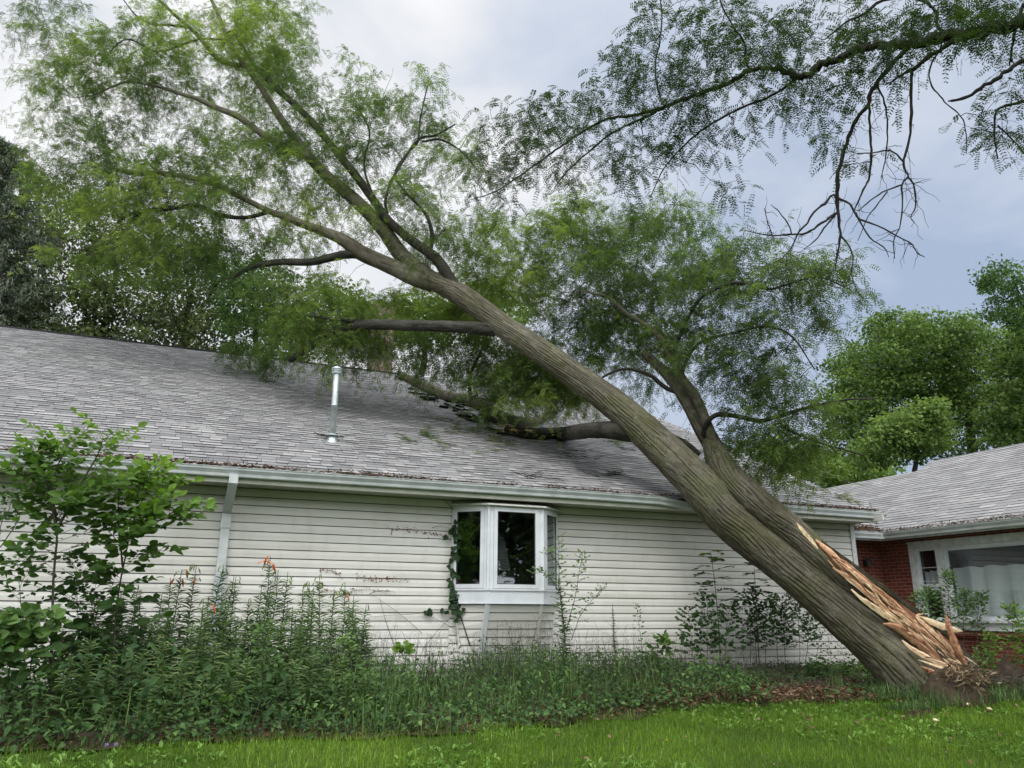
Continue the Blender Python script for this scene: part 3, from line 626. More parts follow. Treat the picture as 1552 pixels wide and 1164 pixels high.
# gathered sheer curtains
def curtain(y0, y1, z0, z1, x, n=140, seed=3):
    r = np.random.default_rng(seed); ys = np.linspace(y0, y1, n); ph = np.cumsum(r.uniform(0.1, 0.75, n))
    xo = x + 0.035 * np.sin(ph) + 0.015 * np.sin(ph * 0.37 + 1); sag = 0.018 * np.abs(np.sin(ys * 5.1)) + 0.01 * np.sin(ph)
    v = np.concatenate([np.stack([xo, ys, np.full(n, z0)], -1), np.stack([xo * 0.5 + x * 0.5, ys, z1 - sag], -1)])
    a = Acc(); i = np.arange(n - 1); a.add(v, np.stack([i, i + 1, n + i + 1, n + i], -1)); return a
curtain(6.75, 10.72, -0.1, 0.845, WX + 0.16).build('curtain', M['curtain'], pw, smooth=True)
curtain(10.95, 11.34, 0.40, 0.80, WX + 0.14, 40, 5).build('curtain', M['curtain'], pw, smooth=True)
a = Acc(); tubes(a, [[(WX + 0.16, 6.7, 0.85), (WX + 0.16, 10.74, 0.85)]], [[0.006, 0.006]], 6); a.build('curtain_rod', M['gasket'], pw)
a = Acc(); box(a, WX + 2.2, WX + 2.22, 4, 12.2, -0.6, 1.5); box(a, WX + 0.21, WX + 2.2, 12.2, 12.22, -0.6, 1.5); box(a, WX + 0.21, WX + 2.2, 4, 4.02, -0.6, 1.5); box(a, WX + 0.21, WX + 2.2, 4, 12.2, -0.62, -0.6); box(a, WX + 0.21, WX + 2.2, 4, 12.2, 1.465, 1.478)
a.build('room', M['interior'], pw)

# ================================================================== foliage machinery
def unit(v): return v / (np.linalg.norm(v, axis=-1, keepdims=True) + 1e-9)
def rv(n, sc=1.0, r=rng): return r.normal(0, sc, (n, 3))
UP = np.array([0, 0, 1.0])
KITE = ([0, 0.45, 1.0], [0, 1.0, 0])
OVATE = ([0, 0.12, 0.35, 0.62, 0.85, 1.0], [0.05, 0.62, 1.0, 0.86, 0.42, 0.0])
LANCE = ([0, 0.3, 0.7, 1.0], [0.35, 1.0, 0.7, 0.0])
BLADE = ([0, 0.35, 0.7, 1.0], [1.0, 0.9, 0.6, 0.0])
def leafs(a, P, D, U, L, W, prof=KITE, curl=0.0, fold=0.15, tone=None, mat=0, mid=True, droop=None):
    """many leaves at once: base P, direction D, upper-side normal U, length L, width W"""
    n = len(P); D = unit(D); Sd = unit(np.cross(D, U)); U = np.cross(Sd, D)
    L = np.broadcast_to(L, (n,)).astype(float); W = np.broadcast_to(W, (n,)).astype(float); curl = np.broadcast_to(curl, (n,)).astype(float)
    t, w = map(np.asarray, prof); K = len(t)
    if tone is None: tone = rng.random(n)
    ax = P[:, None] + D[:, None] * (L[:, None] * t)[..., None] - U[:, None] * (curl[:, None] * L[:, None] * t ** 2)[..., None]
    if droop is not None: ax = ax - UP * (np.broadcast_to(droop, (n,))[:, None] * L[:, None] * t ** 2)[..., None]
    hw = (W[:, None] * w * 0.5)[..., None]
    lf = ax - Sd[:, None] * hw + U[:, None] * hw * fold * 2
    rt_ = ax + Sd[:, None] * hw + U[:, None] * hw * fold * 2
    if mid and K > 3 or (mid and fold):
        if K == 3:   # kite folded on its midrib: two triangles each side -> two quads
            v = np.stack([ax[:, 0], rt_[:, 1], ax[:, 2], lf[:, 1], ax[:, 1]], 1)
            f = np.arange(n)[:, None, None] * 5 + np.array([[0, 1, 2, 4], [0, 4, 2, 3]])
            return a.add(v.reshape(-1, 3), f.reshape(-1, 4), np.repeat(tone, 2), mat)
        v = np.stack([lf, ax, rt_], 2)       # n,K,3,3
        idx = np.arange(n * K * 3).reshape(n, K, 3)
        f = np.stack([np.stack([idx[:, :-1, j], idx[:, :-1, j + 1], idx[:, 1:, j + 1], idx[:, 1:, j]], -1) for j in (0, 1)], 2)
        return a.add(v.reshape(-1, 3), f.reshape(-1, 4), np.repeat(tone, (K - 1) * 2), mat)
    if K == 3:
        v = np.stack([ax[:, 0], rt_[:, 1], ax[:, 2], lf[:, 1]], 1); f = np.arange(n)[:, None] * 4 + np.arange(4)
        return a.add(v.reshape(-1, 3), f, tone, mat)
    v = np.stack([lf, rt_], 2); idx = np.arange(n * K * 2).reshape(n, K, 2)
    f = np.stack([idx[:, :-1, 0], idx[:, :-1, 1], idx[:, 1:, 1], idx[:, 1:, 0]], -1)
    return a.add(v.reshape(-1, 3), f.reshape(-1, 4), np.repeat(tone, K - 1), mat)
def pinnate(a, P, D, U, L, npair=8, ll=0.028, lw=0.010, curl=0.25, tone=None, mat=0, rachis=None, r=rng, prof=KITE, start=0.14, fold=0.0, ang=0.3):
    """compound leaves: rachis with paired leaflets"""
    n = len(P); D = unit(D); Sd = unit(np.cross(D, U)); U = np.cross(Sd, D)
    L = np.broadcast_to(L, (n,)).astype(float)
    if tone is None: tone = r.random(n)
    t = np.linspace(start, 0.97, npair)
    cv = (curl * r.uniform(0.3, 1.6, n))[:, None]
    ax = P[:, None] + D[:, None] * (L[:, None] * t)[..., None] - UP * (cv * L[:, None] * t ** 2)[..., None]
    sz = (0.75 + 0.35 * np.sin(math.pi * np.clip(t * 0.95, 0, 1)))
    for s in (-1, 1):
        d = Sd[:, None] * s + D[:, None] * ang + rv(n * npair, 0.12, r).reshape(n, npair, 3) - UP * 0.12
        q = ax.reshape(-1, 3); dd = d.reshape(-1, 3); uu = np.repeat(U, npair, 0) + rv(n * npair, 0.22, r)
        leafs(a, q, dd, uu, np.tile(ll * sz, n) * np.repeat(L / L.mean(), npair) ** 0.5, np.tile(lw * sz, n), prof=prof, fold=fold, tone=np.repeat(tone, npair), mat=mat, mid=fold > 0)
    if rachis is not None:
        K = 4; tt = np.linspace(0, 1, K)
        pp = P[:, None] + D[:, None] * (L[:, None] * tt)[..., None] - UP * (cv * L[:, None] * tt ** 2)[..., None]
        tubes(a, pp, np.full((n, K), rachis), 3, tone=0.3, mat=mat)

def bez(p0, p1, p2, K):
    t = np.linspace(0, 1, K)[:, None]; return p0 * (1 - t) ** 2 + 2 * p1 * t * (1 - t) + p2 * t ** 2
def grow(skel, anchors, r, K=6, rmax=0.05, rmin=0.004, sag=0.12, wig=0.05, bias=None):
    """join every anchor to the nearest point of the growing skeleton with a curved branch.
    skel rows: x y z radius; returns node array and the list of branch paths"""
    A = np.asarray(anchors, float); nodes = np.array(skel, float)
    cap = len(nodes) + len(A) * (K - 1); buf = np.zeros((cap, 4)); m = len(nodes); buf[:m] = nodes
    d0 = np.array([np.min(np.sum((nodes[:, :3] - q) ** 2, 1)) for q in A]); order = np.argsort(d0)
    paths = []; radii = []
    for i in order:
        q = A[i]; dd = np.sum((buf[:m, :3] - q) ** 2, 1) * (1 + 0.0 * buf[:m, 3]); j = int(np.argmin(dd)); p = buf[j, :3]; ln = math.sqrt(dd[j])
        c = (p + q) / 2 + r.normal(0, 1, 3) * ln * 0.12 + UP * sag * ln
        path = bez(p, c, q, K); path[1:-1] += r.normal(0, wig, (K - 2, 3)) * ln / K
        r0 = min(buf[j, 3] * 0.75, rmin + 0.014 * ln, rmax); r1 = max(rmin * 0.7, r0 * 0.45)
        rr = np.linspace(r0, r1, K)
        paths.append(path); radii.append(rr)
        buf[m:m + K - 1, :3] = path[1:]; buf[m:m + K - 1, 3] = rr[1:]; m += K - 1
    return buf[:m], np.array(paths), np.array(radii)

def blobs(spec, r):
    """spec rows: px py rx ry depth spread count -> points scattered in those masses of leaf"""
    out = []
    for (px, py, rx, ry, d, dd, n) in spec:
        th = r.uniform(0, 2 * math.pi, n); q = np.sqrt(r.uniform(0, 1, n)) * (1 + 0.12 * r.normal(size=n))
        X = px + rx * q * np.cos(th); Y = py + ry * q * np.sin(th); dep = d + r.uniform(-dd, dd, n)
        ii = np.stack([(X - 776) / F, -(Y - 582) / F, -np.ones(n)], -1) * dep[:, None]
        out.append(ii @ CR.T)
    return np.concatenate(out)

def bark_tube(a, rows, n_len, n_an, depth, ridges, r_seed=0.0, mat=0, flare=None, twist=0.6, lenf=1.6):
    """thick stem with furrowed bark as real relief; rows = x y z radius"""
    q = smooth_path(rows, n_len); P = q[:, :3]; R = q[:, 3]
    T, U, V = frames(P)
    s = np.concatenate([[0], np.cumsum(np.linalg.norm(np.diff(P, axis=0), axis=1))])
    an = np.arange(n_an) / n_an
    A_, S_ = np.meshgrid(an, s, indexing='xy')
    wv = vnoise(A_ * 5, S_ * 1.1 + r_seed, 0 * A_ + 3.3, 5) - 0.5
    wv2 = vnoise(A_ * 14, S_ * 1.7 + r_seed, 0 * A_ + 9.3, 14) - 0.5
    wv3 = vnoise(A_ * ridges * 1.5, S_ * 3.5 + r_seed, 0 * A_ + 4.4, int(ridges * 1.5)) - 0.5
    u = A_ * ridges + wv * 2.4 + wv2 * 1.1 + wv3 * 0.5 + S_ * twist
    # interlacing ridges: two families of slanted furrows
    f1 = np.abs(((u) % 1.0) * 2 - 1); f2 = np.abs(((A_ * ridges * 0.8 // 1 * 0 + A_ * (ridges - 5) - wv * 3.4 - S_ * twist * 1.3 + 0.37) % 1.0) * 2 - 1)
    g2 = vnoise(A_ * ridges * 0.75, S_ * 2.6 + r_seed, 0 * A_ + 6.6, int(ridges * 0.75)); f1 = np.maximum(f1, np.clip((g2 - 0.50) * 4.5, 0, 0.55))
    gate = vnoise(A_ * ridges, S_ * lenf + r_seed, 0 * A_ + 1.7, int(ridges))
    fur = np.minimum(f1, np.maximum(f2, gate * 1.3))
    br = vnoise(A_ * ridges * 2, S_ * 9 + r_seed, 0 * A_ + 5.1, int(ridges * 2))
    h = np.clip(fur * 2.3, 0, 1) ** 0.75 * (0.62 + 0.55 * br) 
    fine = vnoise(A_ * ridges * 4, S_ * 22, 0 * A_ + 7.7, int(ridges * 4))
    h = h * 0.86 + fine * 0.14
    big = (vnoise(A_ * 3, S_ * 0.8 + r_seed, 0 * A_ + 2.2, 3) - 0.5) * 0.16
    rr = R[:, None] * (1 + big) + depth * (h - 0.7)
    if flare is not None: rr = rr + flare(A_, S_, R[:, None])
    ca, sa = np.cos(2 * math.pi * A_), np.sin(2 * math.pi * A_)
    v = P[:, None] + rr[..., None] * (U[:, None] * ca[..., None] + V[:, None] * sa[..., None])
    idx = np.arange(n_len * n_an).reshape(n_len, n_an); rl = np.roll(idx, -1, 1)
    f = np.stack([idx[:-1], rl[:-1], rl[1:], idx[1:]], -1)
    hf = (h + np.roll(h, -1, 1))[:-1] / 2
    tone = np.clip((hf - 0.12) * 0.95, 0, 1)
    a.add(v.reshape(-1, 3), f.reshape(-1, 4), tone.reshape(-1), mat)
    return q

def pxrows(rows):
    """rows px, py, depth, width in photograph pixels -> x y z radius"""
    return np.array([[*at(px, py, d), w_ * d / F / 2] for px, py, d, w_ in rows])

# ================================================================== the fallen honey locust
rT = np.random.default_rng(101)
tree = empty('fallen_tree', at(1400, 1060, 10.8), 'big honey locust snapped at its base and leaning across the house roof', 'tree')
MAIN = [(1424, 1096, 10.6, 88), (1390, 1046, 10.7, 84), (1338, 985, 10.95, 72), (1286, 941, 11.2, 64), (1239, 900, 11.5, 62), (1190, 857, 11.8, 61), (1103, 785, 12.3, 61),
        (1051, 725, 12.6, 58), (975, 652, 13.15, 50), (915, 600, 13.6, 44), (835, 543, 14.1, 38), (770, 500, 14.6, 35), (700, 448, 15.15, 33), (655, 424, 15.5, 27)]
SEC = [(1436, 1070, 11.0, 36), (1400, 1005, 11.15, 42), (1352, 938, 11.25, 44), (1268, 868, 11.5, 44), (1203, 807, 11.85, 43), (1143, 757, 12.2, 42), (1105, 722, 12.6, 41), (1086, 692, 12.9, 34), (1073, 655, 13.3, 20)]
a = Acc()
def flare1(A_, S_, R): return R * 0.16 * np.exp(-S_ / 0.35) * (0.6 + 0.8 * np.sin(2 * math.pi * A_ * 5 + 1) ** 2)
mainq = bark_tube(a, pxrows(MAIN), 620, 220, 0.034, 34, 0.0, 0, flare1, twist=0.25)
secq = bark_tube(a, pxrows(SEC), 380, 170, 0.030, 28, 7.0, 0, twist=-0.2)
a.build('trunk', M['bark'], tree, smooth=True)
LIMBS = []   # (rows, kind)
def limb(rows, ridges=11, depth=0.010, dark=False, fine=True, name='limb', pr=None):
    pr = pxrows(rows) if pr is None else pr
    a = Acc(); L_ = np.sum(np.linalg.norm(np.diff(pr[:, :3], axis=0), axis=1)); n = int(max(14, L_ / (0.025 if pr[:, 3].max() > 0.08 else 0.05)))
    q = bark_tube(a, pr, min(n, 260), 40 if pr[:, 3].max() > 0.08 else 12, depth, ridges, rT.uniform(0, 50), 0)
    a.build(name, M['limb_dark'] if dark else M['limb'], tree, smooth=True); LIMBS.append(q[::2]); return q
# right-hand dark leader
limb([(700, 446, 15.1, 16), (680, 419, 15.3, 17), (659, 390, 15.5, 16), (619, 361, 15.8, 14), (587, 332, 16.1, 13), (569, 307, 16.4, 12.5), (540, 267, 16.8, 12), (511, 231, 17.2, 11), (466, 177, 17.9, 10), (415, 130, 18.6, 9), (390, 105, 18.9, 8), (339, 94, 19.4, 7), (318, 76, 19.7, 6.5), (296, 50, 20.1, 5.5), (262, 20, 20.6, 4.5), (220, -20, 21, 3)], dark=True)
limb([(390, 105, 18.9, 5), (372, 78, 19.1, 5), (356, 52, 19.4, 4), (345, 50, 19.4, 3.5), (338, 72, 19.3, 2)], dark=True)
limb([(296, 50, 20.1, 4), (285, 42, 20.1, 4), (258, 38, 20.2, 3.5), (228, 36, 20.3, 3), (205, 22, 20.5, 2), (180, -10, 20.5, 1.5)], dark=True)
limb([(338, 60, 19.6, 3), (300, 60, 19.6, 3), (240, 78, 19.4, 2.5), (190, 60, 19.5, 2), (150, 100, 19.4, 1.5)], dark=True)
# middle leader
limb([(665, 430, 15.45, 24), (641, 414, 15.65, 26), (608, 386, 15.9, 24), (583, 350, 16.2, 22), (550, 314, 16.5, 20), (522, 289, 16.8, 19), (490, 262, 17.1, 17), (455, 220, 17.5, 14), (433, 191, 17.9, 12), (408, 152, 18.3, 10), (380, 110, 18.8, 8), (350, 70, 19.2, 6), (330, 20, 19.6, 5), (300, -40, 20, 3)])
limb([(470, 240, 17.3, 11), (433, 224, 17.4, 11), (400, 205, 17.5, 10), (361, 177, 17.7, 9), (325, 162, 17.9, 8), (300, 150, 18, 7), (274, 142, 18.1, 6), (235, 130, 18.3, 4.5), (190, 125, 18.5, 3), (140, 145, 18.7, 2)])
# left leader
limb([(655, 430, 15.5, 26), (625, 420, 15.6, 25), (604, 409, 15.7, 25), (575, 396, 15.9, 23), (547, 383, 16.0, 23), (520, 364, 16.1, 18), (498, 354, 16.2, 15), (473, 345, 16.3, 13), (440, 332, 16.4, 11), (404, 318, 16.5, 9), (360, 296, 16.7, 8), (310, 275, 17, 7), (250, 263, 17.2, 8), (205, 262, 17.3, 8), (165, 255, 17.5, 4)])
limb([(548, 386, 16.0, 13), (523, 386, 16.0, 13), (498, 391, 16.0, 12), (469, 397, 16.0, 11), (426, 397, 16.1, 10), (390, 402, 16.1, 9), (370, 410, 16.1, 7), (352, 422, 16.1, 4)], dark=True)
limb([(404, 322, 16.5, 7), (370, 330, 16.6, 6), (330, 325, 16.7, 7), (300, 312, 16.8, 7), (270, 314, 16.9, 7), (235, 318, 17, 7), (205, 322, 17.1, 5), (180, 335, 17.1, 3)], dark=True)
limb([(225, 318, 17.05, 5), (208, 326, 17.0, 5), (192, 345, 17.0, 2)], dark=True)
# limb reaching left over the ridge
limb([(752, 500, 14.7, 20), (717, 497, 14.7, 20), (685, 495, 14.7, 18), (652, 494, 14.7, 17), (620, 493, 14.7, 16.5), (590, 492, 14.8, 16), (556, 492, 14.8, 15), (534, 495, 14.9, 14), (505, 503, 15.2, 13), (469, 526, 15.8, 12), (440, 546, 16.2, 8)], dark=True)
limb([(556, 489, 14.85, 8), (520, 485, 14.9, 6), (480, 480, 15.2, 4), (430, 470, 15.6, 3)], dark=True)
# broken limb resting on the roof
e0 = onR(800, 652, 0.16); 
FR = [(985, 662, 13.2, 26), (945, 655, 13.3, 29), (912, 652, 13.4, 26), (880, 654, 13.5, 23), (850, 658, -1, 21), (815, 658, -1, 19), (785, 655, -1, 16), (768, 650, -1, 13)]
rows = []
for px, py, d, w_ in FR:
    if d < 0:
        c = onR(px, py, 0.11); dd = -(CR.T @ c)[2]; rows.append([*c, w_ * dd / F / 2])
    else: rows.append([*at(px, py, d), w_ * d / F / 2])
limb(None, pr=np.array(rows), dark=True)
tip = np.array(rows[-1][:3])
# big limb lying along the roof up to the ridge
rows = []
for px, py, w_ in ((606, 566, 8), (625, 577, 12), (650, 589, 16), (680, 602, 17), (705, 606, 17), (730, 616, 18), (760, 632, 18), (800, 640, 15), (840, 625, 10)):
    c = onR(px, py, 0.10); dd = -(CR.T @ c)[2]; rows.append([*c, w_ * dd / F / 2])
limb(None, pr=np.array(rows))
limb([(712, 598, 17.2, 5), (712, 575, 17.0, 5), (718, 555, 16.8, 4), (735, 520, 16.5, 3), (745, 480, 16.3, 2)], dark=True)
# stems rising from the second trunk
limb([(1092, 698, 12.95, 28), (1072, 668, 13.2, 22), (1060, 648, 13.3, 20), (1045, 618, 13.5, 19), (1030, 592, 13.7, 19), (1012, 568, 13.9, 18), (995, 552, 14.1, 15), (975, 535, 14.4, 10)])
limb([(1085, 680, 13.0, 20), (1073, 645, 13.1, 15), (1055, 602, 13.3, 14), (1034, 573, 13.4, 13), (1014, 537, 13.6, 10), (998, 508, 13.8, 8), (975, 490, 14, 6.5), (951, 476, 14.1, 6), (935, 462, 14.2, 5), (919, 450, 14.3, 4), (880, 440, 14.5, 2.5)])
limb([(1066, 660, 13.1, 9), (1072, 640, 13, 8), (1089, 628, 12.9, 7.5), (1118, 631, 12.8, 7), (1151, 638, 12.7, 6.5), (1180, 631, 12.6, 6), (1223, 618, 12.4, 4.5), (1281, 606, 12.2, 3), (1330, 604, 12.1, 1.5)], dark=True)
limb([(1178, 633, 12.6, 4), (1190, 648, 12.5, 4), (1209, 658, 12.4, 4), (1245, 672, 12.3, 3.5), (1277, 681, 12.2, 2.5), (1310, 690, 12.1, 1.5)], dark=True)
limb([(1018, 545, 13.6, 6), (1030, 510, 13.4, 6), (1046, 476, 13.2, 5.5), (1064, 450, 13.1, 5), (1100, 432, 12.9, 5), (1125, 429, 12.8, 4.5), (1165, 438, 12.6, 4), (1190, 432, 12.5, 3), (1240, 420, 12.3, 2), (1290, 440, 12.1, 1.2)], dark=True)
limb([(1040, 590, 13.5, 6), (1035, 560, 13.4, 5.5), (1060, 520, 13.3, 5), (1110, 505, 13, 4), (1160, 495, 12.8, 3.5), (1200, 510, 12.6, 2.5), (1235, 560, 12.4, 1.5)], dark=True)
limb([(1034, 597, 13.6, 7), (1010, 588, 13.8, 6.5), (980, 566, 13.9, 5.5), (940, 560, 14, 4), (890, 585, 14, 2.5)], dark=True)
limb([(1060, 690, 13.1, 9), (1040, 672, 13.2, 8), (1015, 660, 13.4, 7), (985, 652, 13.5, 5), (950, 640, 13.6, 3)], dark=True)
limb([(650, 392, 15.5, 6), (655, 360, 15.7, 6), (650, 335, 15.8, 5), (640, 318, 15.9, 4), (600, 270, 16.2, 4), (615, 235, 16.3, 3.5), (633, 215, 16.4, 3), (637, 180, 16.5, 2.5), (648, 130, 16.6, 1.5)], dark=True)
limb([(588, 335, 16.1, 5), (585, 300, 16.2, 4), (600, 262, 16.2, 4), (633, 213, 16.3, 3.5), (660, 205, 16.2, 3), (690, 188, 16.1, 2)], dark=True)
limb([(640, 215, 16.3, 3), (668, 212, 16.2, 3), (700, 230, 16.1, 2), (725, 260, 16, 1.5)], dark=True)
limb([(585, 330, 16.1, 4), (563, 290, 16.3, 3.5), (552, 250, 16.4, 3), (560, 200, 16.6, 2.5), (540, 160, 16.8, 2)], dark=True)

# crown masses, listed as they lie in the tree: x y rx ry depth spread sprays
CROWN = [(300, 80, 150, 85, 19.5, 1.6, 150), (175, 120, 110, 90, 19.5, 1.5, 90), (95, 70, 70, 80, 19.8, 1.0, 34), (405, 50, 62, 70, 19.0, 1.2, 70),
         (430, 165, 66, 75, 18.0, 1.2, 60), (140, 255, 105, 62, 17.6, 1.2, 95), (260, 300, 130, 62, 17.0, 1.2, 110), (330, 235, 95, 60, 17.6, 1.2, 60),
         (480, 240, 60, 80, 17.0, 1.0, 48), (550, 205, 62, 62, 16.8, 0.9, 34), (640, 165, 36, 75, 16.5, 0.5, 22), (612, 320, 65, 65, 16.0, 0.8, 34),
         (230, 390, 150, 42, 16.6, 1.0, 70), (400, 370, 90, 40, 16.4, 0.8, 26), (470, 462, 85, 50, 15.6, 0.9, 66), (540, 512, 90, 34, 15.6, 0.7, 72),
         (400, 520, 60, 32, 17.5, 0.8, 26), (700, 535, 95, 36, 16.2, 0.8, 80), (800, 578, 75, 36, 15.0, 0.7, 66), (862, 598, 38, 14, 14.5, 0.4, 16), (790, 550, 70, 40, 16.0, 0.7, 50),
         (590, 455, 55, 25, 17.0, 0.6, 22), (760, 410, 70, 50, 16.4, 0.9, 46), (840, 370, 100, 48, 16.2, 1.0, 58), (900, 430, 110, 75, 15.4, 1.1, 84), (1000, 400, 110, 70, 14.6, 1.1, 62), (1010, 330, 60, 30, 15, 0.6, 10), (860, 310, 50, 22, 16, 0.6, 7),
         (960, 530, 80, 60, 15.0, 0.9, 56), (875, 500, 70, 40, 16.0, 0.8, 40), (700, 440, 60, 40, 17.0, 0.7, 30), (1120, 410, 95, 60, 13.4, 0.9, 44), (1200, 470, 75, 80, 12.8, 0.8, 34), (1255, 410, 60, 35, 12.3, 0.5, 14), (1090, 530, 85, 60, 13.4, 0.9, 42),
         (1180, 600, 75, 50, 12.7, 0.7, 38), (1150, 675, 70, 28, 12.9, 0.5, 24), (1225, 690, 45, 34, 12.4, 0.4, 15), (1060, 470, 80, 60, 13.6, 0.9, 26), (940, 330, 120, 30, 15.5, 0.9, 34),
         (700, 470, 50, 20, 16.5, 0.5, 16), (660, 370, 40, 45, 15.8, 0.6, 16), (740, 600, 40, 12, 15.8, 0.3, 8), (560, 120, 30, 50, 17.5, 0.6, 8), (690, 235, 40, 40, 16.2, 0.5, 12), (730, 350, 40, 40, 16.2, 0.5, 14),
         (60, 150, 30, 60, 19.5, 0.8, 8), (40, 30, 50, 40, 20, 0.8, 10), (460, 330, 90, 40, 16.6, 0.8, 22)]
AN = blobs(CROWN, rT)
# nothing pokes through the shingles
inroof = (AN[:, 1] > RY0) & (AN[:, 1] < 20.5) & (AN[:, 2] < rz(AN[:, 1]) + 0.12) & (AN[:, 0] < 12.1); AN[inroof, 2] = rz(AN[inroof, 1]) + 0.15
sk = np.concatenate([q for q in LIMBS] + [mainq[420::6], secq[320::6]])
nodes, paths, rad = grow(sk, AN, rT, K=6, rmax=0.045, rmin=0.0055, sag=0.10, wig=0.16)
a = Acc()
# clip branches so they stay above the roof plane
def above(P, c=0.03):
    P = P.copy(); m = (P[..., 1] > RY0) & (P[..., 1] < 20.6) & (P[..., 0] < 12.1); z = RZ0 + RT * (P[..., 1] - RY0) + c
    P[..., 2] = np.where(m, np.maximum(P[..., 2], z), P[..., 2]); return P
paths = above(paths); tubes(a, paths, rad, 5)
def sprays(a_tw, a_lf, base, dirs, r, ntw=4, tl=(0.35, 0.75), nleaf=7, L=(0.10, 0.17), npair=6, ll=0.034, lw=0.014, tone=None, droop=0.5, tw_r=0.0035, rachis=None, K=5, spread=0.8, gaps=0.0, clip=None, fold=0.0):
    n = len(base); B_ = np.repeat(base, ntw, 0); D_ = unit(np.repeat(unit(dirs), ntw, 0) + rv(n * ntw, spread, r)); m = len(B_)
    TL = r.uniform(*tl, m); t = np.linspace(0, 1, K)
    P = B_[:, None] + D_[:, None] * (TL[:, None] * t)[..., None] - UP * (r.uniform(0.3, 1.2, m)[:, None] * droop * TL[:, None] * t ** 2)[..., None]
    P[:, 1:] += r.normal(0, 0.018, (m, K - 1, 3))
    if clip: P = clip(P)
    tubes(a_tw, P, np.linspace(tw_r, tw_r * 0.4, K)[None] * np.ones((m, 1)), 3)
    if tone is None: tn = r.random(m) * 0.5
    else: tn = np.repeat(tone, ntw)
    # leaves along the twig
    u = np.linspace(0.15, 1.0, nleaf); ui = u * (K - 1); i0 = np.minimum(ui.astype(int), K - 2); fr = (ui - i0)[None, :, None]
    LP = P[:, i0] * (1 - fr) + P[:, i0 + 1] * fr; TD = unit(P[:, i0 + 1] - P[:, i0])
    sd = unit(np.cross(TD, UP + rv(m, 0.3, r)[:, None])); sg = np.where(np.arange(nleaf) % 2, 1.0, -1.0)[None, :, None]
    LD = unit(sd * sg + TD * r.uniform(0.1, 0.9, (m, nleaf, 1)) - UP * r.uniform(0, 0.7, (m, nleaf, 1)) + r.normal(0, 0.3, (m, nleaf, 3)))
    LP = LP.reshape(-1, 3); LD = LD.reshape(-1, 3); keep = r.random(len(LP)) > gaps
    tl_ = np.clip(np.repeat(tn, nleaf) + r.normal(0, 0.12, len(LP)), 0, 1)
    LP, LD, tl_ = LP[keep], LD[keep], tl_[keep]
    pinnate(a_lf, LP, LD, UP + rv(len(LP), 0.45, r), r.uniform(*L, len(LP)), npair, ll, lw, 0.35, tl_, r=r, rachis=rachis, fold=fold)
crown = Acc()
ends = paths[:, -1]; dirs = unit(paths[:, -1] - paths[:, -3]); dirs[:, 2] *= 0.6
# paler, yellower clumps in some masses of the crown
cl = vnoise(ends[:, 0] * 0.55 + 4, ends[:, 1] * 0.4, ends[:, 2] * 0.6); tone = np.clip((cl - 0.25) * 1.3 + rT.normal(0, 0.1, len(cl)), 0.05, 1)
sprays(a, crown, ends, dirs, rT, ntw=4, nleaf=7, npair=5, ll=0.050, lw=0.019, tl=(0.25, 0.70), tone=tone, clip=above)
mids = paths[:, 3][rT.random(len(paths)) < 0.55]
tm = vnoise(mids[:, 0] * 0.55 + 4, mids[:, 1] * 0.4, mids[:, 2] * 0.6)
sprays(a, crown, mids, rv(len(mids), 1, rT), rT, ntw=2, nleaf=6, npair=5, ll=0.048, lw=0.018, tl=(0.3, 0.6), tone=np.clip((tm - 0.25) * 1.2, 0, 1), clip=above)
# bare dead twigs through the crown
bi = rT.integers(0, len(nodes), 420); bp = nodes[bi, :3]; bd = unit(rv(420, 1, rT) - [0, 0, 0.3]); t = np.linspace(0, 1, 5); bl = rT.uniform(0.3, 1.0, 420)
P = bp[:, None] + bd[:, None] * (bl[:, None] * t)[..., None]; P[:, 1:] += rT.normal(0, 0.03, (420, 4, 3)); tubes(a, above(P), np.linspace(0.006, 0.002, 5)[None] * np.ones((420, 1)), 4)
a.build('branches', M['twig'], tree, smooth=True)
crown.build('crown', M['locust'], tree)

# torn wood along the split
def shard(a, rows, tone=0.5, flat=0.45, r=np.random.default_rng(4), n=26, frayed=0.12, mat=0, sides=7):
    """long tapering splinter; rows px py depth width"""
    q = smooth_path(pxrows(rows), n); P = q[:, :3]; T, U, V = frames(P)
    cdir = CR @ np.array([0, 0, 1.0]); U = unit(np.cross(T, cdir)); V = unit(np.cross(T, U))
    an = np.arange(sides) / sides * 2 * math.pi + 0.3; rr = q[:, 3][:, None] * (1 + r.uniform(-frayed, frayed, (n, 1)) + r.normal(0, 0.16, sides)[None] + r.normal(0, 0.06, (n, sides)))
    v = P[:, None] + rr[..., None] * (U[:, None] * np.cos(an)[None, :, None] + V[:, None] * np.sin(an)[None, :, None] * flat)
    idx = np.arange(n * sides).reshape(n, sides); rl = np.roll(idx, -1, 1); f = np.stack([idx[:-1], rl[:-1], rl[1:], idx[1:]], -1)
    tn = np.clip(tone + r.normal(0, 0.10, sides)[None] + r.normal(0, 0.05, (n - 1, sides)), 0, 1)
    a.add(v.reshape(-1, 3), f.reshape(-1, 4), tn.reshape(-1), mat)
rS = np.random.default_rng(44)
a = Acc()
shard(a, [(1238, 822, 11.30, 3), (1262, 846, 11.27, 10), (1300, 880, 11.17, 17), (1345, 912, 11.07, 22), (1395, 950, 10.97, 30), (1430, 982, 10.87, 34), (1456, 1012, 10.77, 26)], 0.08)
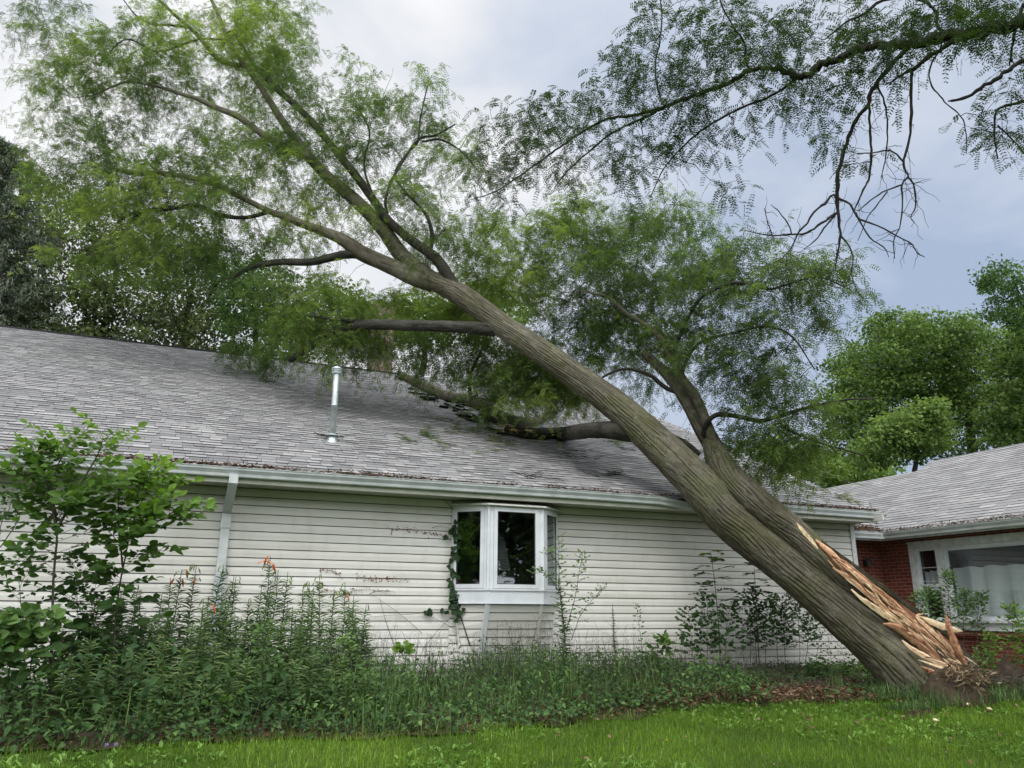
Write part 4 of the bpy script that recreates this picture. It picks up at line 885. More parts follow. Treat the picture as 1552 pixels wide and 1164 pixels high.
for i in range(120):   # long ribbons of torn heartwood side by side
    u0 = rS.uniform(0, 0.72); u1 = min(1.0, u0 + rS.uniform(0.18, 0.5)); off = float(np.clip(rS.normal(0.1, 0.4), -0.8, 0.8))
    def ln_(u, o=off): return (1240 + 212 * u - 0.62 * o * (2.5 + 10 * u) * 0.8, 826 + 186 * u - 8 * math.sin(u * math.pi) + 0.78 * o * (2.5 + 10 * u) * 0.8)
    w_ = rS.uniform(1.4, 4.6); rows_ = []
    for q_ in (0, 0.25, 0.5, 0.75, 1.0):
        u = u0 + (u1 - u0) * q_; x_, y_ = ln_(u); rows_.append((x_ + rS.normal(0, 1.2), y_ + rS.normal(0, 1.2), 11.22 - 0.50 * u - rS.uniform(0, 0.07), max(0.5, w_ * math.sin(math.pi * min(0.98, 0.06 + q_ * 0.9)))))
    shard(a, rows_, float(np.clip(rS.normal(0.52, 0.2), 0.12, 1)), n=14, sides=6, r=rS, flat=0.5)
shard(a, [(1208, 793, 11.35, 2), (1218, 806, 11.3, 6), (1232, 822, 11.25, 5), (1240, 832, 11.2, 1)], 0.95)
shard(a, [(1236, 818, 11.3, 2), (1256, 836, 11.15, 8), (1278, 858, 11.1, 7), (1300, 872, 11.05, 3)], 0.6)
shard(a, [(1290, 893, 10.9, 2), (1306, 908, 10.85, 5), (1335, 928, 10.8, 10), (1362, 945, 10.75, 8), (1376, 956, 10.7, 3)], 0.85)
shard(a, [(1262, 860, 11.0, 2), (1285, 876, 10.95, 6), (1320, 905, 10.9, 7), (1350, 930, 10.85, 3)], 0.7)
shard(a, [(1338, 946, 10.75, 2), (1352, 948, 10.7, 8), (1372, 958, 10.7, 12), (1400, 978, 10.65, 14), (1430, 1006, 10.6, 14), (1444, 1024, 10.55, 8)], 0.5)
shard(a, [(1367, 970, 10.6, 1), (1380, 982, 10.55, 5), (1405, 997, 10.5, 7), (1430, 1008, 10.5, 6), (1442, 1016, 10.5, 2)], 0.82)
shard(a, [(1392, 1000, 10.45, 1), (1405, 1005, 10.45, 4), (1425, 1012, 10.4, 6), (1440, 1018, 10.4, 3)], 0.9)
shard(a, [(1395, 1010, 10.4, 2), (1415, 1020, 10.4, 10), (1430, 1030, 10.4, 4)], 0.3)
shard(a, [(1392, 934, 10.95, 2), (1404, 939, 10.95, 7), (1425, 948, 10.9, 12), (1445, 954, 10.85, 9), (1459, 957, 10.8, 2)], 0.97, flat=0.2)
shard(a, [(1400, 930, 10.9, 1), (1390, 935, 10.9, 5), (1410, 955, 10.85, 7), (1432, 975, 10.8, 8), (1445, 990, 10.7, 5)], 0.78)
shard(a, [(1434, 932, 10.75, 2), (1437, 945, 10.7, 8), (1444, 965, 10.65, 10), (1452, 985, 10.6, 12), (1462, 1008, 10.6, 12)], 0.22)
shard(a, [(1420, 955, 10.7, 1), (1430, 970, 10.7, 5), (1440, 985, 10.7, 6), (1448, 1000, 10.65, 4)], 0.6)
for i in range(80):   # fine slivers
    u = rS.random(); px = 1262 + u * 185 + rS.normal(0, 5); py = 855 + u * 150 + rS.normal(0, 7); ln = rS.uniform(12, 34); w_ = rS.uniform(1.2, 3.2); an = rS.normal(0.72, 0.12)
    d = 10.95 - u * 0.45
    shard(a, [(px, py, d, 0.6), (px + ln * 0.4 * math.cos(an), py + ln * 0.4 * math.sin(an), d - 0.03, w_), (px + ln * math.cos(an), py + ln * math.sin(an), d - rS.uniform(-0.02, 0.05), 0.5)], rS.uniform(0.25, 1), n=7, sides=5, r=rS)
a.build('splintered_wood', M['wood'], tree)
a = Acc()
shard(a, [(1285, 893, 10.95, 3), (1320, 918, 10.9, 10), (1360, 945, 10.8, 17), (1400, 972, 10.7, 20), (1435, 1000, 10.6, 20), (1456, 1030, 10.5, 16)], 0.35, flat=0.4, n=50, sides=12, frayed=0.1)
shard(a, [(1245, 820, 11.45, 4), (1300, 862, 11.35, 8), (1350, 898, 11.2, 9), (1400, 935, 11.1, 10), (1440, 965, 11.0, 10), (1466, 1000, 10.9, 20), (1478, 1030, 10.8, 26)], 0.15, flat=0.5, n=50, sides=12)
shard(a, [(1455, 985, 10.9, 6), (1466, 1005, 10.8, 18), (1476, 1040, 10.7, 30)], 0.15, flat=0.8, n=30, sides=12)
a.build('bark_strip', M['bark'], tree)
# torn end of the broken roof limb
a = Acc()
for i in range(14):
    d0 = unit(np.array([-1.0, -0.25, 0.12]) + rS.normal(0, 0.25, 3)); p = tip + rS.normal(0, 0.035, 3) + [0.05, 0, 0]; ln = rS.uniform(0.08, 0.28)
    t = np.linspace(0, 1, 4)[:, None]; tubes(a, [p + d0 * t * ln], [[0.022, 0.018, 0.010, 0.001]], 5, tone=rS.uniform(0.4, 0.95))
c = onR(776, 648, 0.2)
for i in range(12):
    p = onR(rS.uniform(766, 800), rS.uniform(645, 652), 0.22); t = np.linspace(0, 1, 4)[:, None]; tubes(a, [p + unit(np.array([0.9, 0.15, -0.05]) + rS.normal(0, 0.2, 3)) * t * 0.2], [[0.004, 0.014, 0.01, 0.001]], 5, tone=rS.uniform(0.4, 0.95))
a.build('splintered_wood', M['wood'], tree)

# ================================================================== the standing locust whose branches hang in from the right
rO = np.random.default_rng(202)
otree = empty('overhanging_tree', (9.5, 2.5, -1.3), 'standing honey locust whose dark branches hang into the sky at upper right', 'tree')
OL = []
def olimb(rows, pr=None):
    pr = pxrows(rows) if pr is None else pr
    a = Acc(); L_ = np.sum(np.linalg.norm(np.diff(pr[:, :3], axis=0), axis=1)); thick = pr[:, 3].max() > 0.03
    n = int(np.clip(L_ / 0.04, 12, 160)); q = smooth_path(pr, n)
    wob = np.random.default_rng(len(OL)).normal(0, 0.3, (n, 3)); q[1:-1, :3] += (wob * q[:, 3:4])[1:-1]
    tubes(a, q[:, :3], q[:, 3] * (1 + 0.12 * np.sin(np.arange(n) * 1.7)), 12 if thick else 6)
    a.build('limb', M['limb_dark'], otree, smooth=True); OL.append(q); return q
j = at(1700, 20, 5.2)
a = Acc()
tr_rows = np.array([[9.5, 2.5, -1.5, 0.34], [9.5, 2.5, 0.5, 0.29], [9.3, 2.6, 2.2, 0.26], [8.8, 2.9, 3.6, 0.20], [*at(1790, 60, 5.6), 0.13]])
bark_tube(a, tr_rows, 160, 60, 0.016, 16, 3.0)
bark_tube(a, np.array([[9.3, 2.6, 2.0, 0.2], [9.6, 2.2, 4.0, 0.18], [9.7, 1.6, 7.0, 0.12]]), 80, 40, 0.01, 12, 5.0)
a.build('trunk', M['limb_dark'], otree, smooth=True)
olimb([(1790, 60, 5.6, 46), (1700, 35, 5.7, 34), (1600, 32, 5.8, 25), (1552, 36, 5.9, 21), (1497, 47, 6.0, 19), (1454, 54, 6.1, 17), (1414, 61, 6.2, 18), (1375, 67, 6.3, 14), (1346, 67, 6.35, 13), (1310, 72, 6.4, 12), (1274, 87, 6.5, 12), (1241, 101, 6.6, 12), (1209, 117, 6.7, 10), (1187, 106, 6.75, 8), (1160, 103, 6.8, 7.5), (1136, 106, 6.9, 7), (1111, 123, 7.0, 7), (1064, 141, 7.2, 7), (1014, 159, 7.4, 6), (969, 173, 7.6, 5), (922, 180, 7.8, 4), (879, 202, 8.0, 3.5), (843, 227, 8.2, 3), (807, 253, 8.3, 2.5), (753, 289, 8.5, 2), (713, 303, 8.6, 1.2)])
olimb([(1209, 118, 6.7, 4), (1170, 145, 6.8, 4), (1120, 165, 6.9, 3.5), (1060, 200, 7, 3), (1010, 250, 7.1, 2), (985, 300, 7.2, 1.2)])
olimb([(1000, 163, 7.45, 4), (985, 175, 7.5, 4), (950, 190, 7.6, 3.5), (910, 215, 7.7, 3), (860, 260, 7.8, 2), (840, 285, 7.9, 1.2)])
olimb([(1136, 106, 6.9, 4), (1130, 90, 6.85, 4), (1128, 65, 6.8, 3.5), (1115, 45, 6.8, 3), (1095, 10, 6.8, 2.5), (1085, -30, 6.8, 2)])
olimb([(1005, 159, 7.4, 3), (998, 140, 7.4, 3), (993, 100, 7.4, 2.5), (1000, 60, 7.4, 2.5), (1003, 10, 7.4, 2), (990, -30, 7.4, 1.5)])
olimb([(1461, 54, 6.1, 8), (1425, 74, 6.1, 7), (1400, 92, 6.15, 6.5), (1382, 105, 6.2, 6), (1365, 115, 6.25, 4), (1349, 126, 6.3, 2.5)])
olimb([(1470, 56, 6.1, 6), (1425, 45, 6.15, 5), (1420, 20, 6.2, 5), (1405, 5, 6.2, 5), (1380, -2, 6.3, 4), (1340, 0, 6.4, 5), (1310, 20, 6.45, 4), (1280, 35, 6.5, 3), (1250, 60, 6.6, 2)])
olimb([(1378, 70, 6.3, 7), (1353, 96, 6.35, 7), (1328, 126, 6.4, 7), (1319, 144, 6.4, 7), (1317, 160, 6.4, 6), (1300, 178, 6.45, 6), (1290, 198, 6.5, 6), (1281, 224, 6.5, 6), (1270, 267, 6.5, 6.5), (1270, 300, 6.5, 6.5), (1270, 325, 6.5, 5), (1274, 357, 6.5, 4), (1270, 380, 6.5, 3), (1266, 410, 6.5, 1.5)])
olimb([(1317, 160, 6.4, 4), (1319, 202, 6.4, 4), (1320, 240, 6.4, 4), (1315, 275, 6.4, 3), (1306, 292, 6.4, 3), (1295, 318, 6.4, 2)])
olimb([(1330, 130, 6.4, 3), (1342, 160, 6.35, 3), (1345, 200, 6.35, 2.5), (1342, 240, 6.35, 2), (1335, 270, 6.35, 1.2)])
olimb([(1382, 105, 6.2, 5), (1381, 130, 6.2, 5), (1381, 162, 6.2, 5), (1378, 213, 6.2, 4), (1369, 245, 6.2, 4), (1375, 265, 6.2, 3), (1385, 282, 6.2, 3), (1388, 310, 6.2, 2.5), (1380, 330, 6.2, 1.5)])
olimb([(1369, 245, 6.2, 3), (1350, 228, 6.2, 2.5), (1320, 232, 6.2, 2), (1300, 232, 6.2, 1.2)])
olimb([(1376, 268, 6.2, 2.5), (1367, 280, 6.2, 3), (1368, 307, 6.2, 2.5), (1364, 343, 6.2, 2), (1354, 365, 6.2, 1.8), (1356, 392, 6.2, 1.2)])
olimb([(1367, 280, 6.2, 2.5), (1340, 290, 6.2, 2.2), (1318, 305, 6.2, 2), (1300, 320, 6.3, 1.5)])
olimb([(1271, 305, 6.5, 4), (1262, 295, 6.5, 3.5), (1250, 310, 6.5, 3.5), (1235, 320, 6.5, 3), (1222, 340, 6.5, 3), (1210, 352, 6.5, 2.5), (1200, 375, 6.5, 2), (1185, 392, 6.5, 1.2)])
olimb([(1270, 322, 6.5, 4), (1245, 338, 6.5, 3.5), (1222, 353, 6.5, 3), (1195, 355, 6.5, 2.5), (1165, 357, 6.5, 2), (1129, 349, 6.5, 1.2)])
olimb([(1200, 355, 6.5, 2), (1195, 340, 6.5, 2), (1180, 320, 6.5, 1.6), (1168, 310, 6.5, 1)]); olimb([(1170, 356, 6.5, 2), (1163, 335, 6.5, 1.6), (1158, 315, 6.5, 1)])
olimb([(1270, 300, 6.5, 4), (1285, 308, 6.45, 3.5), (1295, 320, 6.4, 3.5), (1302, 332, 6.4, 3), (1335, 344, 6.35, 2.5), (1360, 358, 6.3, 2.2), (1382, 370, 6.3, 2), (1390, 383, 6.3, 1.8), (1402, 390, 6.3, 1)])
olimb([(1297, 322, 6.4, 3), (1308, 345, 6.4, 2.5), (1320, 362, 6.4, 2.2), (1340, 375, 6.4, 1.8), (1347, 390, 6.4, 1)])
olimb([(1274, 357, 6.5, 3), (1285, 370, 6.5, 2.5), (1293, 390, 6.5, 2.2), (1290, 415, 6.5, 1.8), (1305, 450, 6.5, 1.2), (1320, 452, 6.5, 0.8)])
olimb([(1268, 322, 6.5, 3), (1250, 345, 6.5, 2.5), (1238, 362, 6.5, 2), (1218, 378, 6.5, 1.2)])
olimb([(1345, 290, 6.3, 2), (1330, 310, 6.3, 2), (1315, 330, 6.3, 1.6), (1300, 365, 6.3, 1.2)])
olimb([(1440, 68, 6.1, 3), (1420, 82, 6.1, 3), (1408, 110, 6.1, 2.5), (1414, 134, 6.1, 2.5), (1425, 145, 6.1, 2.2), (1436, 159, 6.1, 2), (1450, 170, 6.1, 2), (1461, 184, 6.1, 1.8), (1464, 205, 6.1, 1.8), (1465, 234, 6.1, 1)])
olimb([(1700, 35, 5.7, 12), (1640, 60, 5.8, 10), (1552, 92, 5.9, 7), (1527, 107, 5.9, 6.5), (1500, 125, 5.95, 6), (1470, 145, 6.0, 5), (1446, 152, 6.0, 4), (1437, 153, 6.0, 2)])
olimb([(1700, 60, 5.8, 10), (1600, 140, 6.3, 6), (1552, 154, 6.5, 5), (1520, 162, 6.6, 4), (1508, 175, 6.6, 3.5), (1508, 210, 6.6, 3), (1512, 240, 6.6, 2)])
olimb([(1512, 190, 6.6, 3), (1535, 212, 6.6, 2.5), (1560, 240, 6.6, 2)]); olimb([(1552, 5, 6.0, 6), (1536, 60, 6.1, 4), (1530, 100, 6.2, 2.5)])
OC = [(1000, 105, 100, 65, 7.3, 0.5, 62), (875, 175, 75, 42, 7.8, 0.5, 46), (790, 200, 70, 55, 8.3, 0.5, 42), (825, 245, 75, 38, 8.1, 0.4, 36), (740, 235, 35, 50, 8.4, 0.4, 14), (930, 245, 80, 45, 7.6, 0.4, 30),
      (1060, 35, 85, 40, 7.0, 0.5, 34), (1150, 55, 80, 45, 6.9, 0.4, 34), (1245, 35, 90, 36, 6.6, 0.4, 36), (1085, 165, 95, 40, 7.0, 0.4, 34), (1195, 105, 75, 45, 6.7, 0.4, 26), (1270, 110, 55, 35, 6.5, 0.3, 16),
      (1335, 45, 70, 32, 6.3, 0.3, 26), (1440, 25, 60, 28, 6.0, 0.3, 34), (1520, 18, 50, 30, 5.9, 0.3, 30), (1512, 205, 34, 50, 6.5, 0.3, 18), (1540, 120, 25, 50, 6.3, 0.3, 10), (1090, 255, 30, 40, 7.0, 0.3, 7),
      (1030, 215, 60, 30, 7.2, 0.3, 14), (1245, 225, 22, 20, 6.5, 0.2, 5), (1305, 240, 20, 18, 6.4, 0.2, 4), (1370, 95, 50, 22, 6.2, 0.2, 10), (760, 285, 50, 20, 8.5, 0.3, 8), (1200, 165, 40, 14, 6.7, 0.2, 6), (1100, 90, 60, 30, 7, 0.3, 12)]
ON = blobs([(*c[:6], max(2, int(c[6] * 0.54))) for c in OC], rO)
skO = np.concatenate([q[::3] for q in OL])
nodesO, pathsO, radO = grow(skO, ON, rO, K=6, rmax=0.012, rmin=0.003, sag=0.03, wig=0.22)
a = Acc(); tubes(a, pathsO, radO, 5)
crown = Acc(); e0 = pathsO[:, -1]; d0 = unit(pathsO[:, -1] - pathsO[:, -3])
sprays(a, crown, e0, d0, rO, ntw=2, tl=(0.14, 0.36), nleaf=5, L=(0.10, 0.17), npair=8, ll=0.030, lw=0.0112, droop=0.7, tw_r=0.0022, rachis=0.0008, spread=0.7)
mid = pathsO[:, 3][rO.random(len(pathsO)) < 0.3]; sprays(a, crown, mid, rv(len(mid), 1, rO) - [0, 0, 0.4], rO, ntw=1, tl=(0.12, 0.3), nleaf=5, L=(0.10, 0.16), npair=8, ll=0.029, lw=0.0108, droop=0.8, tw_r=0.002, rachis=0.0008)
# bare drooping twigs
nb = 110; sel = np.concatenate([OL[i] for i in (7, 8, 9, 10, 12, 14, 15, 17, 18)]); b_ = sel[rO.integers(0, len(sel), nb), :3]; bd = unit(rv(nb, 1, rO) - [0, 0, 0.8]); bl = rO.uniform(0.06, 0.3, nb); t = np.linspace(0, 1, 5)
P = b_[:, None] + bd[:, None] * (bl[:, None] * t)[..., None]; P[:, 1:] += rO.normal(0, 0.010, (nb, 4, 3)); tubes(a, P, np.linspace(0.0028, 0.0012, 5)[None] * np.ones((nb, 1)), 4)
a.build('branches', M['twig_dark'], otree, smooth=True)
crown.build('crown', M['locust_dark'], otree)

# ================================================================== background trees
def bg_tree(name, label, cat_rows, trunk_rows, leafmat, seed, depth_leaf=(0.10, 0.17), per=26, clump=0.75, wr=0.75, barkm='limb_dark', group=None, tone_bias=0.0, droop=0.3, flat=0.6, trunk_side=9):
    r = np.random.default_rng(seed); nested = isinstance(trunk_rows[0][0], (list, tuple)); base = at(*(trunk_rows[0][0] if nested else trunk_rows[0])[:3]); t_ = empty(name, base, label, 'tree', group)
    sk = []; a = Acc()
    for rows in ([trunk_rows] if not isinstance(trunk_rows[0][0], (list, tuple)) else trunk_rows):
        pr = pxrows(rows); n = max(10, int(np.sum(np.linalg.norm(np.diff(pr[:, :3], axis=0), axis=1)) / 0.35)); q = smooth_path(pr, n); q[:, :3] += r.normal(0, 0.04, (n, 3)) ; tubes(a, q[:, :3], q[:, 3], trunk_side); sk.append(q)
    AN = blobs(cat_rows, r); nodes, pa, ra = grow(np.concatenate(sk), AN, r, K=5, rmax=0.16, rmin=0.014, sag=0.06, wig=0.3)
    tubes(a, pa, ra, 5); a.build('trunk', M[barkm], t_, smooth=True)
    per = int(per * 1.7); C = np.repeat(AN, per, 0); m = len(C); cr_ = r.normal(0, 1, (m, 3)); cr_ = unit(cr_) * (r.random((m, 1)) ** 0.45) * clump * np.repeat(r.uniform(0.55, 1.35, len(AN)), per)[:, None]; cr_[:, 2] *= flat; P = C + cr_
    # leaves face outward and up, tips hanging
    pt0 = 0; D = unit(cr_ * 0.8 + r.normal(0, 0.6, (m, 3)) - UP * droop); U = unit(UP * 0.9 + cr_ * 0.5 + r.normal(0, 0.45, (m, 3)))
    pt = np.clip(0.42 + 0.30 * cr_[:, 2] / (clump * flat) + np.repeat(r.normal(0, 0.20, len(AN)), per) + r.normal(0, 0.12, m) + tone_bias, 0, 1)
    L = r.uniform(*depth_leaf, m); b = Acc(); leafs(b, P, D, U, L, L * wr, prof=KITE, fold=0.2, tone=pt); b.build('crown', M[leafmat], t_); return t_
# right: broad green maples behind the brick wing
bg_tree('maple_tree', 'tall full green maple behind the brick wing roof, its crown against blue-grey sky', [(1330, 570, 70, 60, 30, 2.5, 130), (1400, 545, 70, 55, 31, 2.5, 130), (1480, 560, 60, 60, 31, 2.5, 110), (1340, 500, 30, 25, 31, 2, 34), (1385, 492, 30, 20, 31, 1.5, 24), (1440, 505, 55, 28, 31, 2, 60), (1300, 630, 55, 45, 29, 2, 60), (1440, 640, 90, 50, 30, 2.5, 90), (1275, 585, 28, 45, 29.5, 1.5, 24), (1370, 560, 110, 55, 32.5, 1.5, 90), (1300, 660, 60, 40, 30.5, 1.5, 50), (1410, 600, 90, 50, 33, 1.5, 70)],
        [(1480, 900, 30, 26), (1478, 760, 30, 20), (1472, 660, 30.5, 14), (1462, 600, 31, 9), (1440, 550, 31, 5), (1430, 510, 31, 3)], 'maple', 31, per=30, clump=0.62)
bg_tree('maple_tree', 'paler rounded young maple just above the brick wing ridge', [(1385, 650, 55, 28, 25.5, 1.2, 66), (1370, 672, 58, 26, 25.5, 1.2, 54), (1400, 625, 30, 14, 25.5, 0.8, 20), (1325, 690, 40, 18, 25.5, 0.8, 22)],
        [(1385, 900, 25.5, 14), (1385, 760, 25.5, 10), (1388, 690, 25.5, 6), (1390, 640, 25.5, 3)], 'maple', 32, per=32, clump=0.5, tone_bias=0.2)
bg_tree('maple_tree', 'dense green maple cut by the right edge of the view', [(1545, 590, 50, 75, 27, 2, 110), (1560, 520, 35, 40, 27, 1.5, 40), (1520, 640, 45, 40, 27, 1.5, 40), (1600, 600, 40, 90, 27, 2, 50)],
        [(1540, 900, 27, 20), (1540, 760, 27, 16), (1545, 640, 27, 10), (1552, 540, 27, 5)], 'maple', 33, per=32, clump=0.55, tone_bias=0.12)
bg_tree('ash_tree', 'thin airy tree top with open grey-green leaves at the right edge', [(1520, 430, 34, 34, 24, 1.2, 36), (1550, 470, 30, 26, 24, 1.2, 30), (1500, 430, 14, 12, 24, 0.8, 8), (1515, 475, 30, 12, 24, 0.8, 14), (1580, 440, 30, 45, 24, 1, 30)],
        [(1620, 900, 24, 20), (1610, 700, 24, 14), (1590, 560, 24, 9), (1560, 480, 24, 5), (1535, 430, 24, 2.5)], 'shrub', 34, per=22, clump=0.42, wr=0.5, depth_leaf=(0.10, 0.16), tone_bias=0.1)
bg_tree('maple_tree', 'low yellowish maple far off in the gap between the two roofs', [(1280, 716, 60, 22, 42, 3, 60), (1220, 705, 55, 24, 42, 3, 50), (1150, 690, 60, 26, 42, 3, 40), (1330, 712, 30, 16, 42, 3, 20)],
        [(1270, 860, 42, 10), (1270, 760, 42, 8), (1265, 720, 42, 4), (1262, 690, 42, 2)], 'maple', 35, per=24, clump=0.9, depth_leaf=(0.2, 0.3), tone_bias=0.25)
# left: dull-leaved woodland edge beyond the ridge
bgl = 'woodland trees beyond the left ridge'
bg_tree('woodland_tree', 'grey-green woodland tree above the left end of the ridge', [(40, 400, 90, 80, 34, 3, 120), (60, 320, 80, 50, 34, 3, 60), (20, 470, 80, 40, 33, 3, 60), (50, 510, 90, 30, 33, 3, 60), (-60, 420, 60, 90, 34, 3, 40)],
        [(60, 800, 34, 18), (62, 600, 34, 14), (70, 480, 34, 10), (66, 400, 34, 6), (60, 320, 34, 3)], 'dull_leaf', 36, per=30, clump=0.75, depth_leaf=(0.13, 0.22), group=bgl)
bg_tree('woodland_tree', 'open woodland tree with sky showing through, second beyond the left ridge', [(170, 420, 75, 70, 35, 3, 96), (150, 350, 70, 40, 35, 3, 40), (180, 480, 70, 30, 34, 3, 40), (165, 525, 80, 26, 34, 3, 50)],
        [[(150, 800, 35, 16), (152, 600, 35, 13), (160, 490, 35, 9), (175, 420, 35, 6), (185, 340, 35, 3)], [(156, 540, 35, 8), (130, 470, 35, 6), (120, 400, 35, 3)]], 'dull_leaf', 37, per=28, clump=0.7, depth_leaf=(0.13, 0.22), group=bgl)
bg_tree('woodland_tree', 'dark trunked woodland tree behind the ridge with forked stem in plain sight', [(290, 440, 70, 60, 36, 3, 84), (270, 370, 70, 40, 36, 3, 44), (320, 490, 50, 24, 35, 3, 24), (250, 490, 50, 24, 35, 3, 24), (290, 535, 80, 24, 35, 3, 46)],
        [[(278, 800, 36, 18), (278, 600, 36, 15), (280, 520, 36, 13), (288, 450, 36, 8), (300, 380, 36, 4)], [(280, 520, 36, 9), (305, 470, 36, 6), (330, 430, 36, 3)]], 'dull_leaf', 38, per=26, clump=0.7, depth_leaf=(0.13, 0.22), group=bgl)
bg_tree('woodland_tree', 'lighter olive woodland tree just left of the vent pipe, beyond the ridge', [(390, 470, 60, 45, 33, 3, 74), (370, 420, 60, 35, 33, 3, 44), (440, 500, 45, 25, 32, 2, 34), (410, 535, 70, 20, 32, 2, 34)],
        [(385, 800, 33, 14), (385, 600, 33, 11), (388, 500, 33, 8), (380, 440, 33, 4)], 'shrub', 39, per=28, clump=0.7, depth_leaf=(0.13, 0.2), group=bgl)
bg_tree('woodland_tree', 'soft green tree beyond the ridge, seen through the gap under the leaning trunk', [(560, 490, 70, 30, 34, 2, 60), (650, 480, 70, 35, 34, 2, 60), (740, 470, 60, 40, 34, 2, 50), (500, 450, 50, 20, 34, 2, 24)],
        [(640, 800, 34, 14), (640, 600, 34, 11), (645, 500, 34, 7), (650, 450, 34, 4)], 'maple', 40, per=28, clump=0.75, depth_leaf=(0.15, 0.24), group=bgl)
# dark spruce at the left edge
r = np.random.default_rng(50); sp = empty('spruce_tree', at(5, 700, 30), 'dark blue-green spruce at the far left edge', 'tree')
a = Acc(); q = smooth_path(pxrows([(0, 800, 30, 24), (2, 500, 30, 18), (6, 320, 30, 10), (10, 215, 30, 3)]), 30); tubes(a, q[:, :3], q[:, 3], 8)
b = Acc(); RIGHT = CR[:, 0]
for k in range(190):
    u = r.random(); c = q[int(8 + u * 21), :3]; an = r.uniform(0, 2 * math.pi); ln = (1 - u) ** 0.7 * 2.0 + 0.45; d = np.array([math.cos(an), math.sin(an), -0.15]); t = np.linspace(0, 1, 6)[:, None]; p = c + d * ln * t + UP * (0.3 * ln * t ** 2); tubes(a, [p], [np.linspace(0.03, 0.006, 6)], 4)
    m = 150; tt = r.random(m) ** 0.8; base_ = c + d * ln * tt[:, None] + UP * (0.3 * ln * tt[:, None] ** 2); D = unit(d * 0.8 + r.normal(0, 0.5, (m, 3)) - UP * 0.2); leafs(b, base_ + r.normal(0, 0.06, (m, 3)), D, UP + rv(m, 0.4, r), r.uniform(0.14, 0.26, m), 0.035, tone=r.random(m), fold=0)
a.build('trunk', M['limb_dark'], sp); b.build('crown', M['spruce'], sp)
# trees behind the viewer, seen only as reflections in the window glass
r = np.random.default_rng(51)
for i in range(13):
    x0, y0 = (-16 + i * 6.0 + r.uniform(-1, 1), -20 + r.uniform(-2, 2)) if i < 9 else (-27 - 2 * (i % 2), 6 - 6 * (i - 9)); hh = r.uniform(8, 12); t_ = empty('yard_tree', (x0, y0, gz(x0, y0)), 'yard tree behind the viewer, mirrored darkly in the window glass', 'tree', 'yard trees opposite the house')
    a = Acc(); tubes(a, [[(x0, y0, -2.4), (x0 + 0.2, y0, hh * 0.4), (x0, y0, hh * 0.8)]], [[0.3, 0.2, 0.08]], 8); a.build('trunk', M['limb_dark'], t_)
    m = 4200; c = np.array([x0, y0, hh * 0.5]) ; o = unit(r.normal(size=(m, 3))) * r.random((m, 1)) ** 0.4 * np.array([3.8, 3.0, hh * 0.5]); b = Acc(); leafs(b, c + o, unit(r.normal(size=(m, 3))), UP + rv(m, 0.5, r), r.uniform(0.4, 0.7, m), 0.4, tone=r.random(m)); b.build('crown', M['dull_leaf'], t_)

# ================================================================== lawn
rG = np.random.default_rng(303)
def scatter(n, x0, x1, y0, y1, fn=None, r=rG):
    x = r.uniform(x0, x1, n); y = r.uniform(y0, y1, n)
    if fn is not None: k = fn(x, y); x, y = x[k], y[k]
    return x, y
def gnd(x, y, up=0.0): return np.stack([x, y, gz(x, y) + up + 0.05 * (vnoise(x * 0.7, y * 0.7, 0 * x) - 0.5) * 1.0 - 0.015], -1)
def blades(a, x, y, r, h=(0.05, 0.10), w=(0.004, 0.008), lean=0.5, curl=0.5, tone=None, prof=BLADE, bunch=None):
    n = len(x); P = gnd(x, y); an = r.uniform(0, 2 * math.pi, n); hd = np.stack([np.cos(an), np.sin(an), 0 * an], -1)
    D = unit(UP + hd * np.abs(r.normal(0, lean, (n, 1)))); U = unit(np.cross(np.cross(D, -hd + 1e-3), D)); U = -hd * 0.5 + UP * 0.2
    leafs(a, P, D, U, r.uniform(*h, n), r.uniform(*w, n), prof=prof, curl=0.0, fold=0, tone=tone, mid=False, droop=np.abs(r.normal(0, curl, n)))
wob = lambda x: 0.10 * np.sin(x * 2.3) + 0.07 * np.sin(x * 6.1 + 1) + 0.05 * np.sin(x * 13.0)
inlawn = lambda x, y: (y < bedY(x) + wob(x) + 0.12 + 0.35 * rG.random(len(x)) ** 3)
a = Acc()
# denser where it is near
for (n, y0, y1, x0, x1, h, w_) in ((150000, 4.2, 9.3, -3.4, 14.5, (0.05, 0.115), (0.0045, 0.008)), (26000, 4.2, 9.3, -3.4, 14.5, (0.09, 0.17), (0.005, 0.009))):
    x, y = scatter(n, x0, x1, y0, y1, inlawn); pat = vnoise(x * 1.3, y * 1.3, 0 * x); k = rG.random(len(x)) < 0.55 + 0.8 * pat; x, y, pat = x[k], y[k], pat[k]
    blades(a, x, y, rG, h, w_, 0.55, 0.45, tone=np.clip(0.35 + 0.5 * (pat - 0.5) + rG.normal(0, 0.2, len(x)), 0, 1))
x, y = scatter(50000, 4, 26, -6, 13, lambda x, y: inlawn(x, y) & ((x > 14.5) | (y < 4.2)))
blades(a, x, y, rG, (0.06, 0.12), (0.010, 0.016), 0.5, 0.4, tone=rG.uniform(0.2, 0.7, len(x)))
g = a.build('grass', M['grass']); tag(g, 'mown bright green lawn grass along the front of the plant bed', 'grass', kind='stuff')
